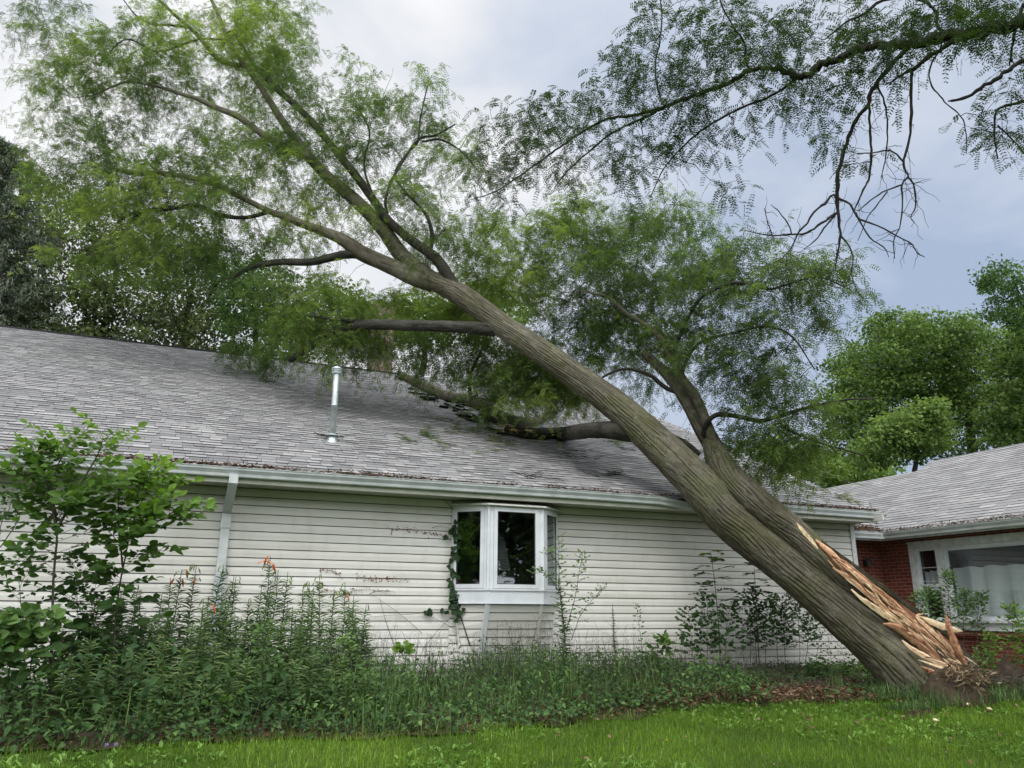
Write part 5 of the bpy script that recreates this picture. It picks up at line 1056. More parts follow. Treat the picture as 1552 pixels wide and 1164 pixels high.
# broad-leaved weeds in the lawn
a = Acc(); x, y = scatter(3800, -3, 13, 4.4, 8.8, lambda x, y: inlawn(x, y) & (vnoise(x * 0.9 + 5, y * 0.9, 0 * x) > 0.46))
for k in range(4):
    n = len(x); an = rG.uniform(0, 2 * math.pi, n); hd = np.stack([np.cos(an), np.sin(an), 0 * an], -1); P = gnd(x + rG.normal(0, 0.02, n), y + rG.normal(0, 0.02, n), 0.01)
    leafs(a, P, unit(hd + UP * rG.uniform(0.4, 1.6, (n, 1))), UP + 0 * P, rG.uniform(0.04, 0.10, n), rG.uniform(0.018, 0.04, n), prof=OVATE, fold=0.2, droop=rG.uniform(0.1, 0.5, n), tone=rG.random(n))
g = a.build('lawn_weeds', M['clover']); tag(g, 'plantain and clover leaves scattered through the lawn', 'weeds', kind='stuff')
# small pale things lying in the lawn
# ================================================================== plant bed: soil, litter, weeds
def bedmask(x, y): return (y > bedY(x) + wob(x) - 0.02) & (y < 11.42) & (x < 12.8)
a = Acc(); n = 120; xs = np.linspace(-6, 13.3, n); ts = np.linspace(0, 1, 30); X = np.repeat(xs[:, None], 30, 1); y0 = bedY(xs) + wob(xs) - 0.05; Y = y0[:, None] + (11.46 - y0)[:, None] * ts
Z = gz(X, Y) + 0.05 * (vnoise(X * 0.7, Y * 0.7, 0 * X) - 0.5) + 0.012 + 0.07 * vnoise(X * 3, Y * 3, 0 * X + 4) * np.sin(ts * math.pi) ; idx = np.arange(n * 30).reshape(n, 30)
a.add(np.stack([X, Y, Z], -1).reshape(-1, 3), np.stack([idx[:-1, :-1], idx[1:, :-1], idx[1:, 1:], idx[:-1, 1:]], -1).reshape(-1, 4)); s_ = a.build('bed_soil', M['soil'], smooth=True); tag(s_, kind='structure')
def litter(a, x, y, r, size=(0.03, 0.075), tone=None, up=0.03):
    n = len(x); P = gnd(x, y, up) + np.stack([0 * x, 0 * x, r.uniform(0, 0.05, n)], -1); D = unit(r.normal(size=(n, 3)) * [1, 1, 0.3]); L = r.uniform(*size, n)
    leafs(a, P, D, UP + rv(n, 0.5, r), L, L * 0.6, prof=([0, 0.3, 0.7, 1.0], [0.2, 1, 0.8, 0]), fold=0.3, curl=r.uniform(-0.3, 0.5, n), tone=tone)
a = Acc(); x, y = scatter(24000, -4, 12.6, 7.6, 11.4, lambda x, y: bedmask(x, y) & (rG.random(len(x)) < np.clip(0.25 + (x - 3.5) * 0.4, 0.2, 1))); litter(a, x, y, rG, tone=np.clip(rG.normal(0.30 + 0.2 * (x > 5), 0.22, len(x)), 0, 1))
x, y = scatter(2600, 5.2, 9.0, 8.0, 9.6, lambda x, y: bedmask(x, y) & (y < bedY(x) + 1.0)); litter(a, x, y, rG, tone=np.clip(rG.normal(0.42, 0.25, len(x)), 0, 1), up=0.06)
x, y = scatter(420, 2.5, 12, 5.0, 8.6, lambda x, y: (y < bedY(x)) & (rG.random(len(x)) < 0.25 + 0.75 * ((x > 6) & (y > 6.8)))); litter(a, x, y, rG, size=(0.025, 0.06), tone=np.clip(rG.normal(0.75, 0.2, len(x)), 0, 1), up=0.06)
g = a.build('leaf_litter', M['litter']); tag(g, 'brown dead leaves lying on the soil of the plant bed', 'leaf litter', kind='stuff')
# gutter debris
a = Acc(); n = 5200; x = rG.uniform(-3, 12.0, n); dens = vnoise(x * 0.8 + 3, 0 * x, 0 * x) + 0.5 * vnoise(x * 4, 0 * x, 0 * x); k = rG.random(n) < np.clip((dens - 0.42) * 2.2, 0.08, 1); x = x[k]; n = len(x)
y = 10.87 + np.abs(rG.normal(0, 0.055, n)); z = np.where(y < 10.92, 1.845, rz(y) + 0.022) + rG.uniform(0, 0.030, n) * (dens[k] > 0.6)
P = np.stack([x, y, z], -1); L = rG.uniform(0.03, 0.075, n); leafs(a, P, unit(rG.normal(size=(n, 3)) * [1.3, 0.6, 0.2] + [0, 0.25, 0.1]), UP + rv(n, 0.5, rG), L, L * 0.35, tone=np.clip(rG.normal(0.38, 0.2, n), 0, 1), fold=0.25)
m = 1500; y = rG.uniform(4, 11.9, m); x = 12.90 + np.abs(rG.normal(0, 0.06, m)); P = np.stack([x, y, np.where(x < 12.95, 1.56, 1.545 + 0.5 * (x - 12.93) + 0.03) + rG.uniform(0, 0.02, m)], -1); L = rG.uniform(0.03, 0.07, m)
leafs(a, P, unit(rG.normal(size=(m, 3)) * [0.6, 1.3, 0.2]), UP + rv(m, 0.5, rG), L, L * 0.35, tone=np.clip(rG.normal(0.4, 0.25, m), 0, 1))
m = 700; x = rG.uniform(12.15, 13.0, m); y = 11.75 + np.abs(rG.normal(0, 0.16, m)); P = np.stack([x, y, 1.57 + 0.5 * (y - 11.74) + rG.uniform(0, 0.05, m)], -1); L = rG.uniform(0.03, 0.07, m)
leafs(a, P, unit(rG.normal(size=(m, 3)) * [1, 1, 0.3]), UP + rv(m, 0.5, rG), L, L * 0.4, tone=np.clip(rG.normal(0.45, 0.25, m), 0, 1))
g = a.build('gutter_debris', M['litter']); tag(g, 'rusty brown leaf debris heaped along the roof gutters', 'leaf debris', kind='stuff')
# torn leafy twigs on the shingles
def fallen_sprig(pxs, rad, n, name, label, seed):
    r = np.random.default_rng(seed); c = onR(*pxs, 0.03); o = empty(name, c, label, 'branch', 'torn sprigs lying on the shingles'); a = Acc(); b = Acc()
    for k in range(n):
        p = onR(pxs[0] + r.normal(0, rad), pxs[1] + r.normal(0, rad * 0.35), 0.03); an = r.uniform(0, 2 * math.pi); d = np.array([math.cos(an), math.sin(an), RT * math.sin(an)]); ln = r.uniform(0.2, 0.6)
        t = np.linspace(0, 1, 5)[:, None]; P = p + d * ln * t + r.normal(0, 0.015, (5, 3)) * t; P = above(P, 0.02); tubes(a, [P], [np.linspace(0.006, 0.0025, 5)], 4)
        m = 8; q = P[r.integers(1, 5, m)]; an2 = r.uniform(0, 2 * math.pi, m); D = np.stack([np.cos(an2), np.sin(an2), RT * np.sin(an2) + r.uniform(0.0, 0.25, m)], -1)
        pinnate(b, q, D, np.tile([0, -RT, 1.0], (m, 1)), r.uniform(0.1, 0.16, m), 6, 0.036, 0.014, 0.05, r.random(m) * 0.8, r=r)
    a.build('twigs', M['twig'], o); b.build('leaves', M['locust'], o)
fallen_sprig((700, 645), 22, 16, 'fallen_sprig', 'leafy sprig lying on shingles left of the broken limb end', 61)
fallen_sprig((655, 662), 16, 10, 'fallen_sprig', 'small sprig lowest on the roof left of the broken limb', 62)
fallen_sprig((748, 668), 16, 8, 'fallen_sprig', 'sprig hanging just below the torn end of the broken roof limb', 63)
fallen_sprig((940, 668), 22, 9, 'fallen_sprig', 'green sprig tucked under the leaning trunk on the roof', 64)
fallen_sprig((1215, 722), 30, 26, 'fallen_sprig', 'dark bunch of sprigs along the right-hand roof edge', 65)
fallen_sprig((1270, 752), 9, 6, 'fallen_sprig', 'little dark sprig near the roof corner by the brick wing', 66)
fallen_sprig((1150, 690), 40, 26, 'fallen_sprig', 'sprigs on the roof right of the forked trunk', 67)
# bare sticks on the lower roof
r = np.random.default_rng(70)
for (px, py, w0, lab) in ((920, 720, 26, 'dark bare stick on the shingles above the eave, left of the trunk'), (812, 722, 22, 'reddish dry stick bundle at the gutter above the bay window'), (505, 662, 30, 'dead twigs caught round the foot of the vent pipe'), (880, 690, 60, 'thin dead twigs strewn below the broken limb')):
    o = empty('dead_twigs', onR(px, py, 0.03), lab, 'twigs'); a = Acc()
    for k in range(10):
        p = onR(px + r.normal(0, w0 * 0.3), py + r.normal(0, w0 * 0.10), 0.035); an = r.uniform(-0.6, 0.6) + (math.pi if r.random() < 0.5 else 0); ln = r.uniform(0.12, 0.4) ; d = np.array([math.cos(an), math.sin(an), RT * math.sin(an) + r.uniform(0, 0.2)]); t = np.linspace(0, 1, 5)[:, None]
        tubes(a, [above(p + d * ln * t + r.normal(0, 0.02, (5, 3)) * t, 0.022)], [np.linspace(0.008, 0.003, 5)], 4)
    a.build('twigs', M['twig_dark'], o)

# tall weeds and grasses filling the middle of the bed
def weedbed(a, n, fn, hfun, tone, r, w=(0.006, 0.013), lean=0.35, curl=0.5):
    x, y = scatter(n, -4.5, 13.0, 7.6, 11.44, fn, r); h = hfun(x, y) * r.uniform(0.45, 1.1, len(x)); k = h > 0.04; x, y, h = x[k], y[k], h[k]; m = len(x)
    P = gnd(x, y, 0.0); an = r.uniform(0, 2 * math.pi, m); hd = np.stack([np.cos(an), np.sin(an), 0 * an], -1); D = unit(UP + hd * np.abs(r.normal(0, lean, (m, 1))))
    leafs(a, P, D, -hd * 0.6 + UP * 0.1, h * 1.15, r.uniform(*w, m), prof=([0, 0.25, 0.5, 0.75, 1.0], [0.7, 1, 0.9, 0.6, 0]), fold=0, mid=False, droop=np.abs(r.normal(0, curl, m)), tone=tone(x, y, m))
XPX = lambda px, Y=9.6: Xof(px, Y, -1.0)
def hprofile(px_h):
    """height of growth against x, from photograph column -> height pairs, seen at about Y 10"""
    xs_ = np.array([Xof(p, 10.2, -0.8) for p, h in px_h]); hs = np.array([h for p, h in px_h]); o = np.argsort(xs_); return lambda x, y: np.interp(x, xs_[o], hs[o])
hp = hprofile([(-200, .42), (0, .42), (120, .40), (250, .42), (420, .45), (520, .55), (580, .52), (640, .40), (700, .42), (760, .55), (800, .60), (860, .50), (900, .40), (960, .46), (1020, .36), (1080, .18), (1200, .13), (1330, .12), (1500, .2), (1700, .3)])
def front_low(x, y): f_ = np.clip(0.8 - 0.14 * (x - 1.0), 0.3, 0.8); return np.clip(f_ + 0.8 * (y - bedY(x)) / 1.2, 0.3, 1.0) * (0.55 + 0.9 * vnoise(x * 2.2, y * 2.2, 0 * x + 2.0))
a = Acc()
weedbed(a, 25000, lambda x, y: bedmask(x, y) & (rG.random(len(x)) < np.clip(0.25 + (x - XPX(430)) * 0.8, 0.25, 1)), lambda x, y: hp(x, y) * front_low(x, y), lambda x, y, m: np.clip(0.40 + 0.55 * vnoise(x * 2, y * 2, 0 * x) + rG.normal(0, 0.22, m), 0.0, 1), rG, lean=0.55, curl=0.8)
# long arching daylily-like leaves, left of the middle
ld = lambda p0, p1: (lambda x, y: bedmask(x, y) & (x > XPX(p0)) & (x < XPX(p1)))
weedbed(a, 5200, ld(470, 660), lambda x, y: hp(x, y) * front_low(x, y) * 1.1, lambda x, y, m: np.clip(rG.normal(0.62, 0.12, m), 0.3, 1), rG, (0.012, 0.022), 0.5, 0.9)
weedbed(a, 2600, ld(700, 980), lambda x, y: hp(x, y) * front_low(x, y) * 1.15, lambda x, y, m: np.clip(rG.normal(0.6, 0.16, m), 0.3, 1), rG, (0.008, 0.016), 0.4, 0.7)
g = a.build('tall_weeds', M['weed']); tag(g, 'tangle of long grass and weeds against the foot of the house wall', 'weeds', kind='stuff')
# small leafy ground cover
a = Acc()
def cover(n, fn, hfun, size, tone, r, w_=0.6):
    x, y = scatter(n, -4.5, 13.2, 7.4, 11.44, fn, r); m = len(x); h = hfun(x, y); P = gnd(x, y, 0.03) + np.stack([0 * x, 0 * x, h * r.random(m) ** 0.7], -1); D = unit(r.normal(size=(m, 3)) * [1, 1, 0.35] - [0, 0.25, 0.1]); L = r.uniform(*size, m)
    leafs(a, P, D, UP * 1.2 + rv(m, 0.4, r) - [0, 0.3, 0], L, L * w_, prof=OVATE, fold=0.18, droop=r.uniform(0, 0.5, m), tone=tone(m))
pm = lambda x, y: vnoise(x * 1.6 + 9, y * 1.6, 0 * x) > 0.42
cover(30000, lambda x, y: bedmask(x, y) & pm(x, y), lambda x, y: hp(x, y) * 0.85 * front_low(x, y), (0.03, 0.08), lambda m: np.clip(rG.normal(0.48, 0.24, m), 0, 1), rG, w_=0.45)
cover(15000, lambda x, y: bedmask(x, y) & (x > XPX(950)) & ((vnoise(x * 1.6 + 9, y * 1.6, 0 * x) > 0.33) | (y > 9.9)), lambda x, y: hp(x, y) * 1.0, (0.035, 0.085), lambda m: np.clip(rG.normal(0.5, 0.2, m), 0, 1), rG)
cover(13000, lambda x, y: bedmask(x, y) & (x < XPX(420)), lambda x, y: 0.7 * front_low(x, y), (0.05, 0.11), lambda m: np.clip(rG.normal(0.18, 0.15, m), 0, 1), rG)
cover(26000, lambda x, y: (y > bedY(x) - 0.12) & (y < bedY(x) + 0.65) & (x < XPX(960)) & (vnoise(x * 3, y * 3, 0 * x + 5) > 0.3), lambda x, y: 0.15 + 0 * x, (0.03, 0.075), lambda m: np.clip(rG.normal(0.45, 0.22, m), 0, 1), rG, w_=0.75)
g = a.build('ground_cover', M['shrub']); tag(g, 'low broad-leaved ground cover spreading through the plant bed', 'ground cover', kind='stuff')
# dead stalks and brambles by the wall
a = Acc(); n = 900; x, y = scatter(n, XPX(440), XPX(1250), 9.2, 11.4, bedmask); n = len(x); P0 = gnd(x, y); hh = (hp(x, y) + 0.20) * rG.uniform(0.5, 1.25, n); D = unit(UP + rv(n, 0.25, rG)); t = np.linspace(0, 1, 6)
P = P0[:, None] + D[:, None] * (hh[:, None] * t)[..., None]; P[:, 1:] += np.cumsum(rG.normal(0, 0.012, (n, 5, 3)), 1); P[..., 1] = np.minimum(P[..., 1], 11.44); tubes(a, P, np.linspace(0.003, 0.0012, 6)[None] * np.ones((n, 1)), 3)
ii = rG.integers(0, n, 2600); kk = rG.integers(2, 6, 2600); B0 = P[ii, kk]; D = unit(rv(2600, 1, rG) * [1, 0.5, 0.8] + [0, 0, 0.6]); bl = rG.uniform(0.05, 0.22, 2600); t4 = np.linspace(0, 1, 4)
Q = B0[:, None] + D[:, None] * (bl[:, None] * t4)[..., None]; Q[..., 1] = np.minimum(Q[..., 1], 11.45); tubes(a, Q, np.linspace(0.0018, 0.0009, 4)[None] * np.ones((2600, 1)), 3)
g = a.build('dead_stalks', M['twig']); tag(g, 'thin dead stalks and brambles standing in front of the siding', 'dead stalks', kind='stuff')

# ================================================================== single plants
def gp(px, Y): X = Xof(px, Y, gz(0, Y)); return np.array([X, Y, gz(X, Y)])
def top_z(px, py, Y): return onY(px, py, Y)[2]
def pod(a, p, d, L, w_, tone, mat=0):
    t = np.array([0, 0.15, 0.45, 0.8, 1.0]); tubes(a, [p + np.asarray(d) * L * t[:, None]], [np.array([0.25, 0.7, 1.0, 0.7, 0.15]) * w_], 6, tone=tone, mat=mat)
def lily(px, py, Y, label, group, seed, orange=0, green=4, tone=0.45, lean=0.0, flower=False, dens=1.0, leafL=0.25):
    r = np.random.default_rng(seed); b = gp(px, Y); zt = top_z(px, py, Y); h = zt - b[2]; b[0] -= lean * h
    o = empty('tiger_lily', b, label, 'lily', group); tpt = np.array([b[0] + lean * h, Y, zt]); t = np.linspace(0, 1, 10)[:, None]
    path = b * (1 - t) + tpt * t + np.cumsum(r.normal(0, 0.006, (10, 3)), 0); path[0] = b; a = Acc(); tubes(a, path, np.linspace(0.008, 0.0035, 10), 6); a.build('stem', M['twig'] if False else M['lily'], o, smooth=True)
    n = int(h / 0.0085 * dens * 0.92); u = np.linspace(0.10, 0.93, n); P = np.stack([np.interp(u, t[:, 0], path[:, k]) for k in range(3)], -1)
    an = np.arange(n) * 2.39996 + r.normal(0, 0.3, n); hd = np.stack([np.cos(an), np.sin(an), 0 * an], -1); up_ = 0.25 + 0.5 * u + r.normal(0, 0.12, n)
    L = leafL * (1.0 - 0.66 * u) * r.uniform(0.8, 1.2, n) + 0.012; a = Acc(); leafs(a, P, unit(hd + UP * up_[:, None]), UP * 0.7 + r.normal(0, 0.55, (n, 3)) - [0, 0.5, 0], L, 0.023 * (1.2 - 0.6 * u), prof=LANCE, fold=0.2, droop=r.uniform(0.15, 0.75, n), tone=np.clip(tone + 0.28 * u + r.normal(0, 0.12, n), 0, 1)); a.build('leaves', M['lily'], o)
    for k in range(green + orange):
        u_ = r.uniform(0.88, 1.0); p = np.array([np.interp(u_, t[:, 0], path[:, j]) for j in range(3)]); an_ = r.uniform(-0.7, 3.8) if k % 2 else r.uniform(2.4, 6.9); hd = np.array([math.cos(an_), 0.5 * math.sin(an_), 0.0]); sl_ = r.uniform(0.03, 0.075)
        q = p + hd * sl_ + UP * 0.02; a = Acc(); tubes(a, [bez(p, p + hd * sl_ * 0.6 + UP * 0.035, q, 5)], [np.full(5, 0.0022)], 4, tone=0.5); org = k >= green
        if org and flower and k == green + orange - 1:
            m = 6; ang = np.arange(m) * math.pi / 3; D = unit(np.stack([np.cos(ang), np.sin(ang) * 0.8, 0.5 + 0 * ang], -1)); fb = Acc(); leafs(fb, np.tile(q, (m, 1)), D, -UP + 0 * D, 0.11, 0.036, prof=OVATE, curl=-0.9, fold=0.1, tone=r.uniform(0.2, 1, m)); tubes(fb, [[q, q - UP * 0.09]] * 3 + np.array([[[0, 0, 0], [0.02 * c, 0.01, 0]] for c in (-1, 0, 1)]), np.full((3, 2), 0.0018), 4, tone=0.1); fb.build('flower', M['orange'], o)
        else:
            pod(a, q, unit(hd * 0.45 - UP), r.uniform(0.085, 0.125) if org else r.uniform(0.05, 0.085), 0.0125 if org else 0.008, r.uniform(0, 1)); a.build('bud', M['orange'] if org else M['bud'], o)
    return o
LG = 'tiger lily stems in the bed by the wall'
plain = 'tall green lily stem in the crowd of the bed, with only green buds'
LIL = [(187, 888, 10.4, 'lily with pale yellow-green hanging buds beside the left sapling', 0, 5, 0.35, 0), (250, 862, 10.2, 'lily with orange buds hanging left of the downspout, first of the budding stems', 3, 3, 0.3, 0),
       (272, 858, 10.3, 'lily with one rusty bud and green pods just left of the downspout', 1, 6, 0.35, 0), (312, 850, 10.4, 'thin-topped lily with small dark buds in front of the downspout', 0, 4, 0.2, 0),
       (334, 872, 10.2, None, 0, 3, 0.4, 0), (386, 842, 10.1, 'tallest lily, with open orange flower and long orange buds, right of the downspout', 4, 5, 0.3, 1), (402, 866, 10.2, None, 0, 3, 0.25, 0),
       (418, 868, 10.3, None, 0, 4, 0.5, 0), (444, 884, 10.4, None, 0, 4, 0.5, 0), (457, 880, 10.2, None, 0, 4, 0.45, 0), (474, 870, 10.4, 'lily with pale drooping pods under the red creeper', 0, 7, 0.55, 0), (495, 892, 10.1, None, 0, 4, 0.5, 0),
       (516, 880, 10.3, 'lily with pale pods and a single small orange bud, right end of the crowd', 1, 6, 0.55, 0), (547, 916, 10.5, 'last slim lily stem on the right of the crowd, against the siding', 0, 1, 0.35, 0), (226, 900, 10.5, None, 0, 3, 0.25, 0), (362, 905, 10.3, None, 0, 2, 0.35, 0),
       (297, 905, 9.9, 'lily with a single yellow-orange bud low in front of the downspout', 1, 2, 0.5, 0), (532, 930, 10.4, None, 0, 2, 0.4, 0), (430, 915, 9.9, None, 0, 2, 0.4, 0), (205, 930, 9.9, None, 0, 2, 0.3, 0), (346, 935, 9.6, None, 0, 2, 0.45, 0), (380, 930, 9.8, None, 0, 1, 0.35, 0), (270, 930, 10.0, None, 0, 1, 0.25, 0)]
for i, (px, py, Y, lab, org, gr, tn, fl) in enumerate(LIL): lily(px, py, Y, lab or plain, LG, 400 + i, org, gr, tn, lean=np.random.default_rng(i).normal(0, 0.03), flower=bool(fl))
rL = np.random.default_rng(430)
for i in range(48):
    px = rL.uniform(118, 560); lily(px, rL.uniform(885, 975) - 12 * math.cos((px - 340) / 110), rL.uniform(9.3, 10.5), 'leafy lily stem filling the dense clump of lilies, no flower or bud on it', 'filler stems in the lily clump', 800 + i, 0, 0, rL.uniform(0.2, 0.55), lean=rL.normal(0, 0.05))
# pale feathery young lilies in front
for i in range(14):
    px = 95 + i * 34 + rL.uniform(-10, 10); lily(px, rL.uniform(950, 1025), rL.uniform(8.6, 9.2), 'young leafy lily shoot in the front row of the bed, below the tall lilies', 'young lily shoots along the front', 860 + i, 0, 0, rL.uniform(0.45, 0.8), dens=1.15, leafL=0.27)
for i, (px, py, Y, lab) in enumerate([(232, 972, 9.0, 'pale silvery leafy lily shoot in front, second from the left'), (150, 985, 9.1, 'pale leafy lily shoot with yellow-green pod, leftmost of the front ones'), (185, 990, 9.2, 'low leafy lily shoot between the two pale front ones'), (318, 968, 9.4, 'pale long-leaved lily in front of the downspout foot'), (150, 1062, 8.6, 'small leafy lily shoot nearest the lawn at left')]):
    lily(px, py, Y, lab, 'young leafy lily shoots at the front of the bed', 450 + i, 0, 2 if i < 2 else 0, 0.72, dens=1.25, leafL=0.24)
lily(846, 872, 10.3, 'lone tall dark lily stem leaning left before the right of the bay window', LG, 470, 0, 0, 0.12, lean=-0.10, dens=1.0, leafL=0.17)
lily(935, 918, 11.0, 'short dark spiky stem against the siding right of the rose', LG, 471, 0, 0, 0.1, dens=0.8, leafL=0.07)

def leafy(name, label, cat, stems, Y, leafmat, seed, group=None, nleaf=26, size=(0.08, 0.14), wr=0.6, tone=(0.3, 0.9), r0=0.008, side=0.28, nside=7, barkm='twig', prof=OVATE, leafside=6, up_tone=0.5, petiole=0.02, droop=0.4, start=0.25, yj=0.25):
    """upright plant: stems given as lists of photograph pixels on the plane at Y; side shoots carry flat leaves"""
    r = np.random.default_rng(seed); b = gp(stems[0][0][0], Y); o = empty(name, b, label, cat, group); a = Acc(); lf = Acc(); allP = []
    ztop = max(top_z(*s[-1], Y) for s in stems)
    for s in stems:
        p0 = [gp(s[0][0], Y)] if s[0][1] is None else [onY(s[0][0], s[0][1], Y)]
        pts = np.array(p0 + [onY(x, y, Y) for x, y in s[1:]]); q = smooth_path(pts, 16); q[:, 1] += r.normal(0, yj * 0.3) * np.linspace(0, 1, 16); q[1:] += np.cumsum(r.normal(0, 0.004, (15, 3)), 0)
        rr = np.linspace(r0, r0 * 0.25, 16); tubes(a, q, rr, 6); Ls = np.sum(np.linalg.norm(np.diff(q, axis=0), axis=1)); ns = max(2, int(nside * 1.9 * Ls)); us = np.linspace(start, 1.0, ns)
        for k, u in enumerate(us):
            c = np.array([np.interp(u, np.linspace(0, 1, 16), q[:, j]) for j in range(3)]); an = k * 2.4 + r.normal(0, 0.4); ln = side * (1.05 - 0.55 * u) * r.uniform(0.6, 1.25); d = unit(np.array([math.cos(an), math.sin(an) * 0.7, 0.35 + 0.5 * u]))
            t = np.linspace(0, 1, 5)[:, None]; P = c + d * ln * t - UP * (droop * ln * t ** 2 * 0.5); tubes(a, [P], [np.linspace(0.0028, 0.0012, 5)], 4)
            m = leafside; v = np.linspace(0.25, 1, m); C = np.stack([np.interp(v, t[:, 0], P[:, j]) for j in range(3)], -1); sgn = np.where(np.arange(m) % 2, 1.0, -1.0)[:, None]; sd = unit(np.cross(d, UP)); D = unit(sd * sgn * 0.9 + d * 0.6 + r.normal(0, 0.2, (m, 3)))
            D[-1] = unit(d + r.normal(0, 0.1, 3)); L = r.uniform(*size, m) * (1.1 - 0.35 * u); hh = np.clip((C[:, 2] - b[2]) / max(0.1, ztop - b[2]), 0, 1)
            leafs(lf, C + D * petiole, D, UP * 0.8 + r.normal(0, 0.42, (m, 3)) - [0, 0.8, 0], L, L * wr, prof=prof, fold=0.12, droop=r.uniform(0.05, droop, m), tone=np.clip(tone[0] + (tone[1] - tone[0]) * (hh ** 1.3 * up_tone + (1 - up_tone) * r.random(m)) + r.normal(0, 0.06, m), 0, 1))
    a.build('stem', M[barkm], o, smooth=True); lf.build('leaves', M[leafmat], o); return o
leafy('sapling', 'broad-leaved sapling with three upright stems and bright green top, left end of the wall', 'sapling', [[(76, None), (80, 880), (86, 800), (80, 760), (62, 715), (48, 690)], [(84, 805), (82, 770), (76, 745), (95, 700), (112, 672)], [(88, 802), (105, 770), (125, 735), (150, 690), (156, 668)]], 9.3, 'sapling', 500, nside=11, start=0.06, size=(0.08, 0.15), tone=(0.10, 0.85), r0=0.016, side=0.72, leafside=12, up_tone=0.85)
leafy('sapling', 'slender sapling left of the downspout with big glowing leaves reaching the gutter', 'sapling', [[(168, None), (175, 930), (188, 850), (200, 800), (222, 745), (236, 712)], [(186, 860), (182, 800), (183, 760), (184, 735)], [(200, 810), (235, 790), (262, 775), (280, 792)], [(205, 800), (222, 775), (245, 745), (262, 742)]], 9.5, 'sapling', 501, nside=12, start=0.08, size=(0.08, 0.16), tone=(0.10, 0.95), r0=0.012, side=0.52, leafside=10, up_tone=0.85)
leafy('sapling', 'dark-leaved lower sapling between the two tall ones at left', 'sapling', [[(125, None), (122, 960), (120, 900), (124, 860)], [(140, None), (142, 960), (146, 890)], [(40, None), (38, 960), (30, 880), (28, 850)]], 9.7, 'sapling', 530, nside=7, size=(0.06, 0.12), tone=(0.05, 0.5), r0=0.007, side=0.50, leafside=8, start=0.2)
leafy('sapling', 'thin twiggy sapling at the left edge with few small leaves', 'sapling', [[(-10, None), (0, 820), (12, 780), (22, 752)], [(0, 830), (20, 800), (32, 775), (44, 770)]], 9.8, 'sapling', 502, nside=5, size=(0.05, 0.09), tone=(0.1, 0.35), r0=0.007, side=0.2, leafside=4)
leafy('broadleaf_shrub', 'shrub with large soft pale green leaves at the lower left edge', 'shrub', [[(5, None), (15, 1010), (22, 960), (30, 935)], [(-25, None), (-20, 990), (-5, 950)], [(40, None), (45, 1010), (60, 970), (70, 945)]], 9.0, 'shrub', 503, nside=7, size=(0.12, 0.20), wr=0.75, tone=(0.4, 0.95), r0=0.008, side=0.3, leafside=6)
leafy('broadleaf_shrub', 'leafy shrub with light oval leaves in front of the lilies, left of the middle', 'shrub', [[(395, None), (398, 1040), (400, 990), (398, 950)], [(430, None), (432, 1050), (436, 1010)], [(372, None), (365, 1050), (372, 1000)]], 8.9, 'shrub', 504, nside=14, size=(0.05, 0.09), tone=(0.35, 0.9), r0=0.005, side=0.22, leafside=6, wr=0.62)
leafy('broadleaf_shrub', 'light green small-leaved shrub beside the long grass, centre left', 'shrub', [[(545, None), (540, 1050), (535, 1000), (520, 970)], [(560, None), (562, 1060), (556, 1020)], [(535, None), (520, 1060), (515, 1030)]], 8.7, 'shrub', 505, nside=16, size=(0.045, 0.08), tone=(0.55, 1.0), r0=0.005, side=0.2, leafside=6, wr=0.6)
leafy('broadleaf_shrub', 'round-leaved sprout with bright yellow-green leaves in front of the dark gap', 'shrub', [[(330, None), (335, 1085), (345, 1070), (352, 1056)]], 8.5, 'sapling', 506, nside=10, size=(0.06, 0.09), wr=0.8, tone=(0.5, 0.8), r0=0.004, side=0.2, leafside=4)
leafy('broadleaf_shrub', 'dark rounded shrub under the leafy lilies, front left', 'shrub', [[(415, None), (418, 1090), (425, 1060)], [(445, None), (450, 1080), (462, 1030)], [(470, None), (472, 1050), (478, 1000)]], 8.8, 'shrub', 507, nside=14, size=(0.05, 0.09), tone=(0.15, 0.5), r0=0.005, side=0.22, leafside=6)
leafy('milkweed_sprout', 'bright yellow-green broad leaf sprout above the long grass left of the bay window', 'weed', [[(612, None), (612, 1010), (610, 985)]], 10.1, 'sapling', 508, nside=8, size=(0.12, 0.17), wr=0.6, tone=(0.7, 0.85), r0=0.005, side=0.12, leafside=3, start=0.75)
leafy('rose_bush', 'open thin bush with arching stems and yellowish tips right of the bay window', 'shrub', [[(862, None), (856, 960), (850, 900), (848, 850), (848, 815)], [(860, 950), (872, 900), (880, 860), (884, 838)], [(866, 970), (880, 935), (900, 905), (915, 888)], [(852, 905), (838, 880), (824, 868), (805, 872)], [(850, 860), (835, 840), (825, 838)]], 10.5, 'shrub', 509, nside=9, size=(0.035, 0.06), tone=(0.35, 1.0), r0=0.006, side=0.17, leafside=6, up_tone=0.8)
leafy('broadleaf_weed', 'single pale-leaved upright weed on the siding between rose and pinnate sapling', 'weed', [[(975, None), (973, 980), (969, 940), (966, 915)]], 11.0, 'shrub', 510, nside=9, size=(0.06, 0.10), wr=0.35, tone=(0.6, 0.9), r0=0.004, side=0.06, leafside=2)
leafy('broadleaf_weed', 'leafy weed with wide shiny leaves low on the siding, left of the pinnate sapling', 'weed', [[(985, None), (990, 1000), (1000, 965)], [(1010, None), (1005, 990), (1012, 970)]], 10.6, 'sapling', 511, nside=9, size=(0.10, 0.16), wr=0.5, tone=(0.25, 0.75), r0=0.006, side=0.16, leafside=4)
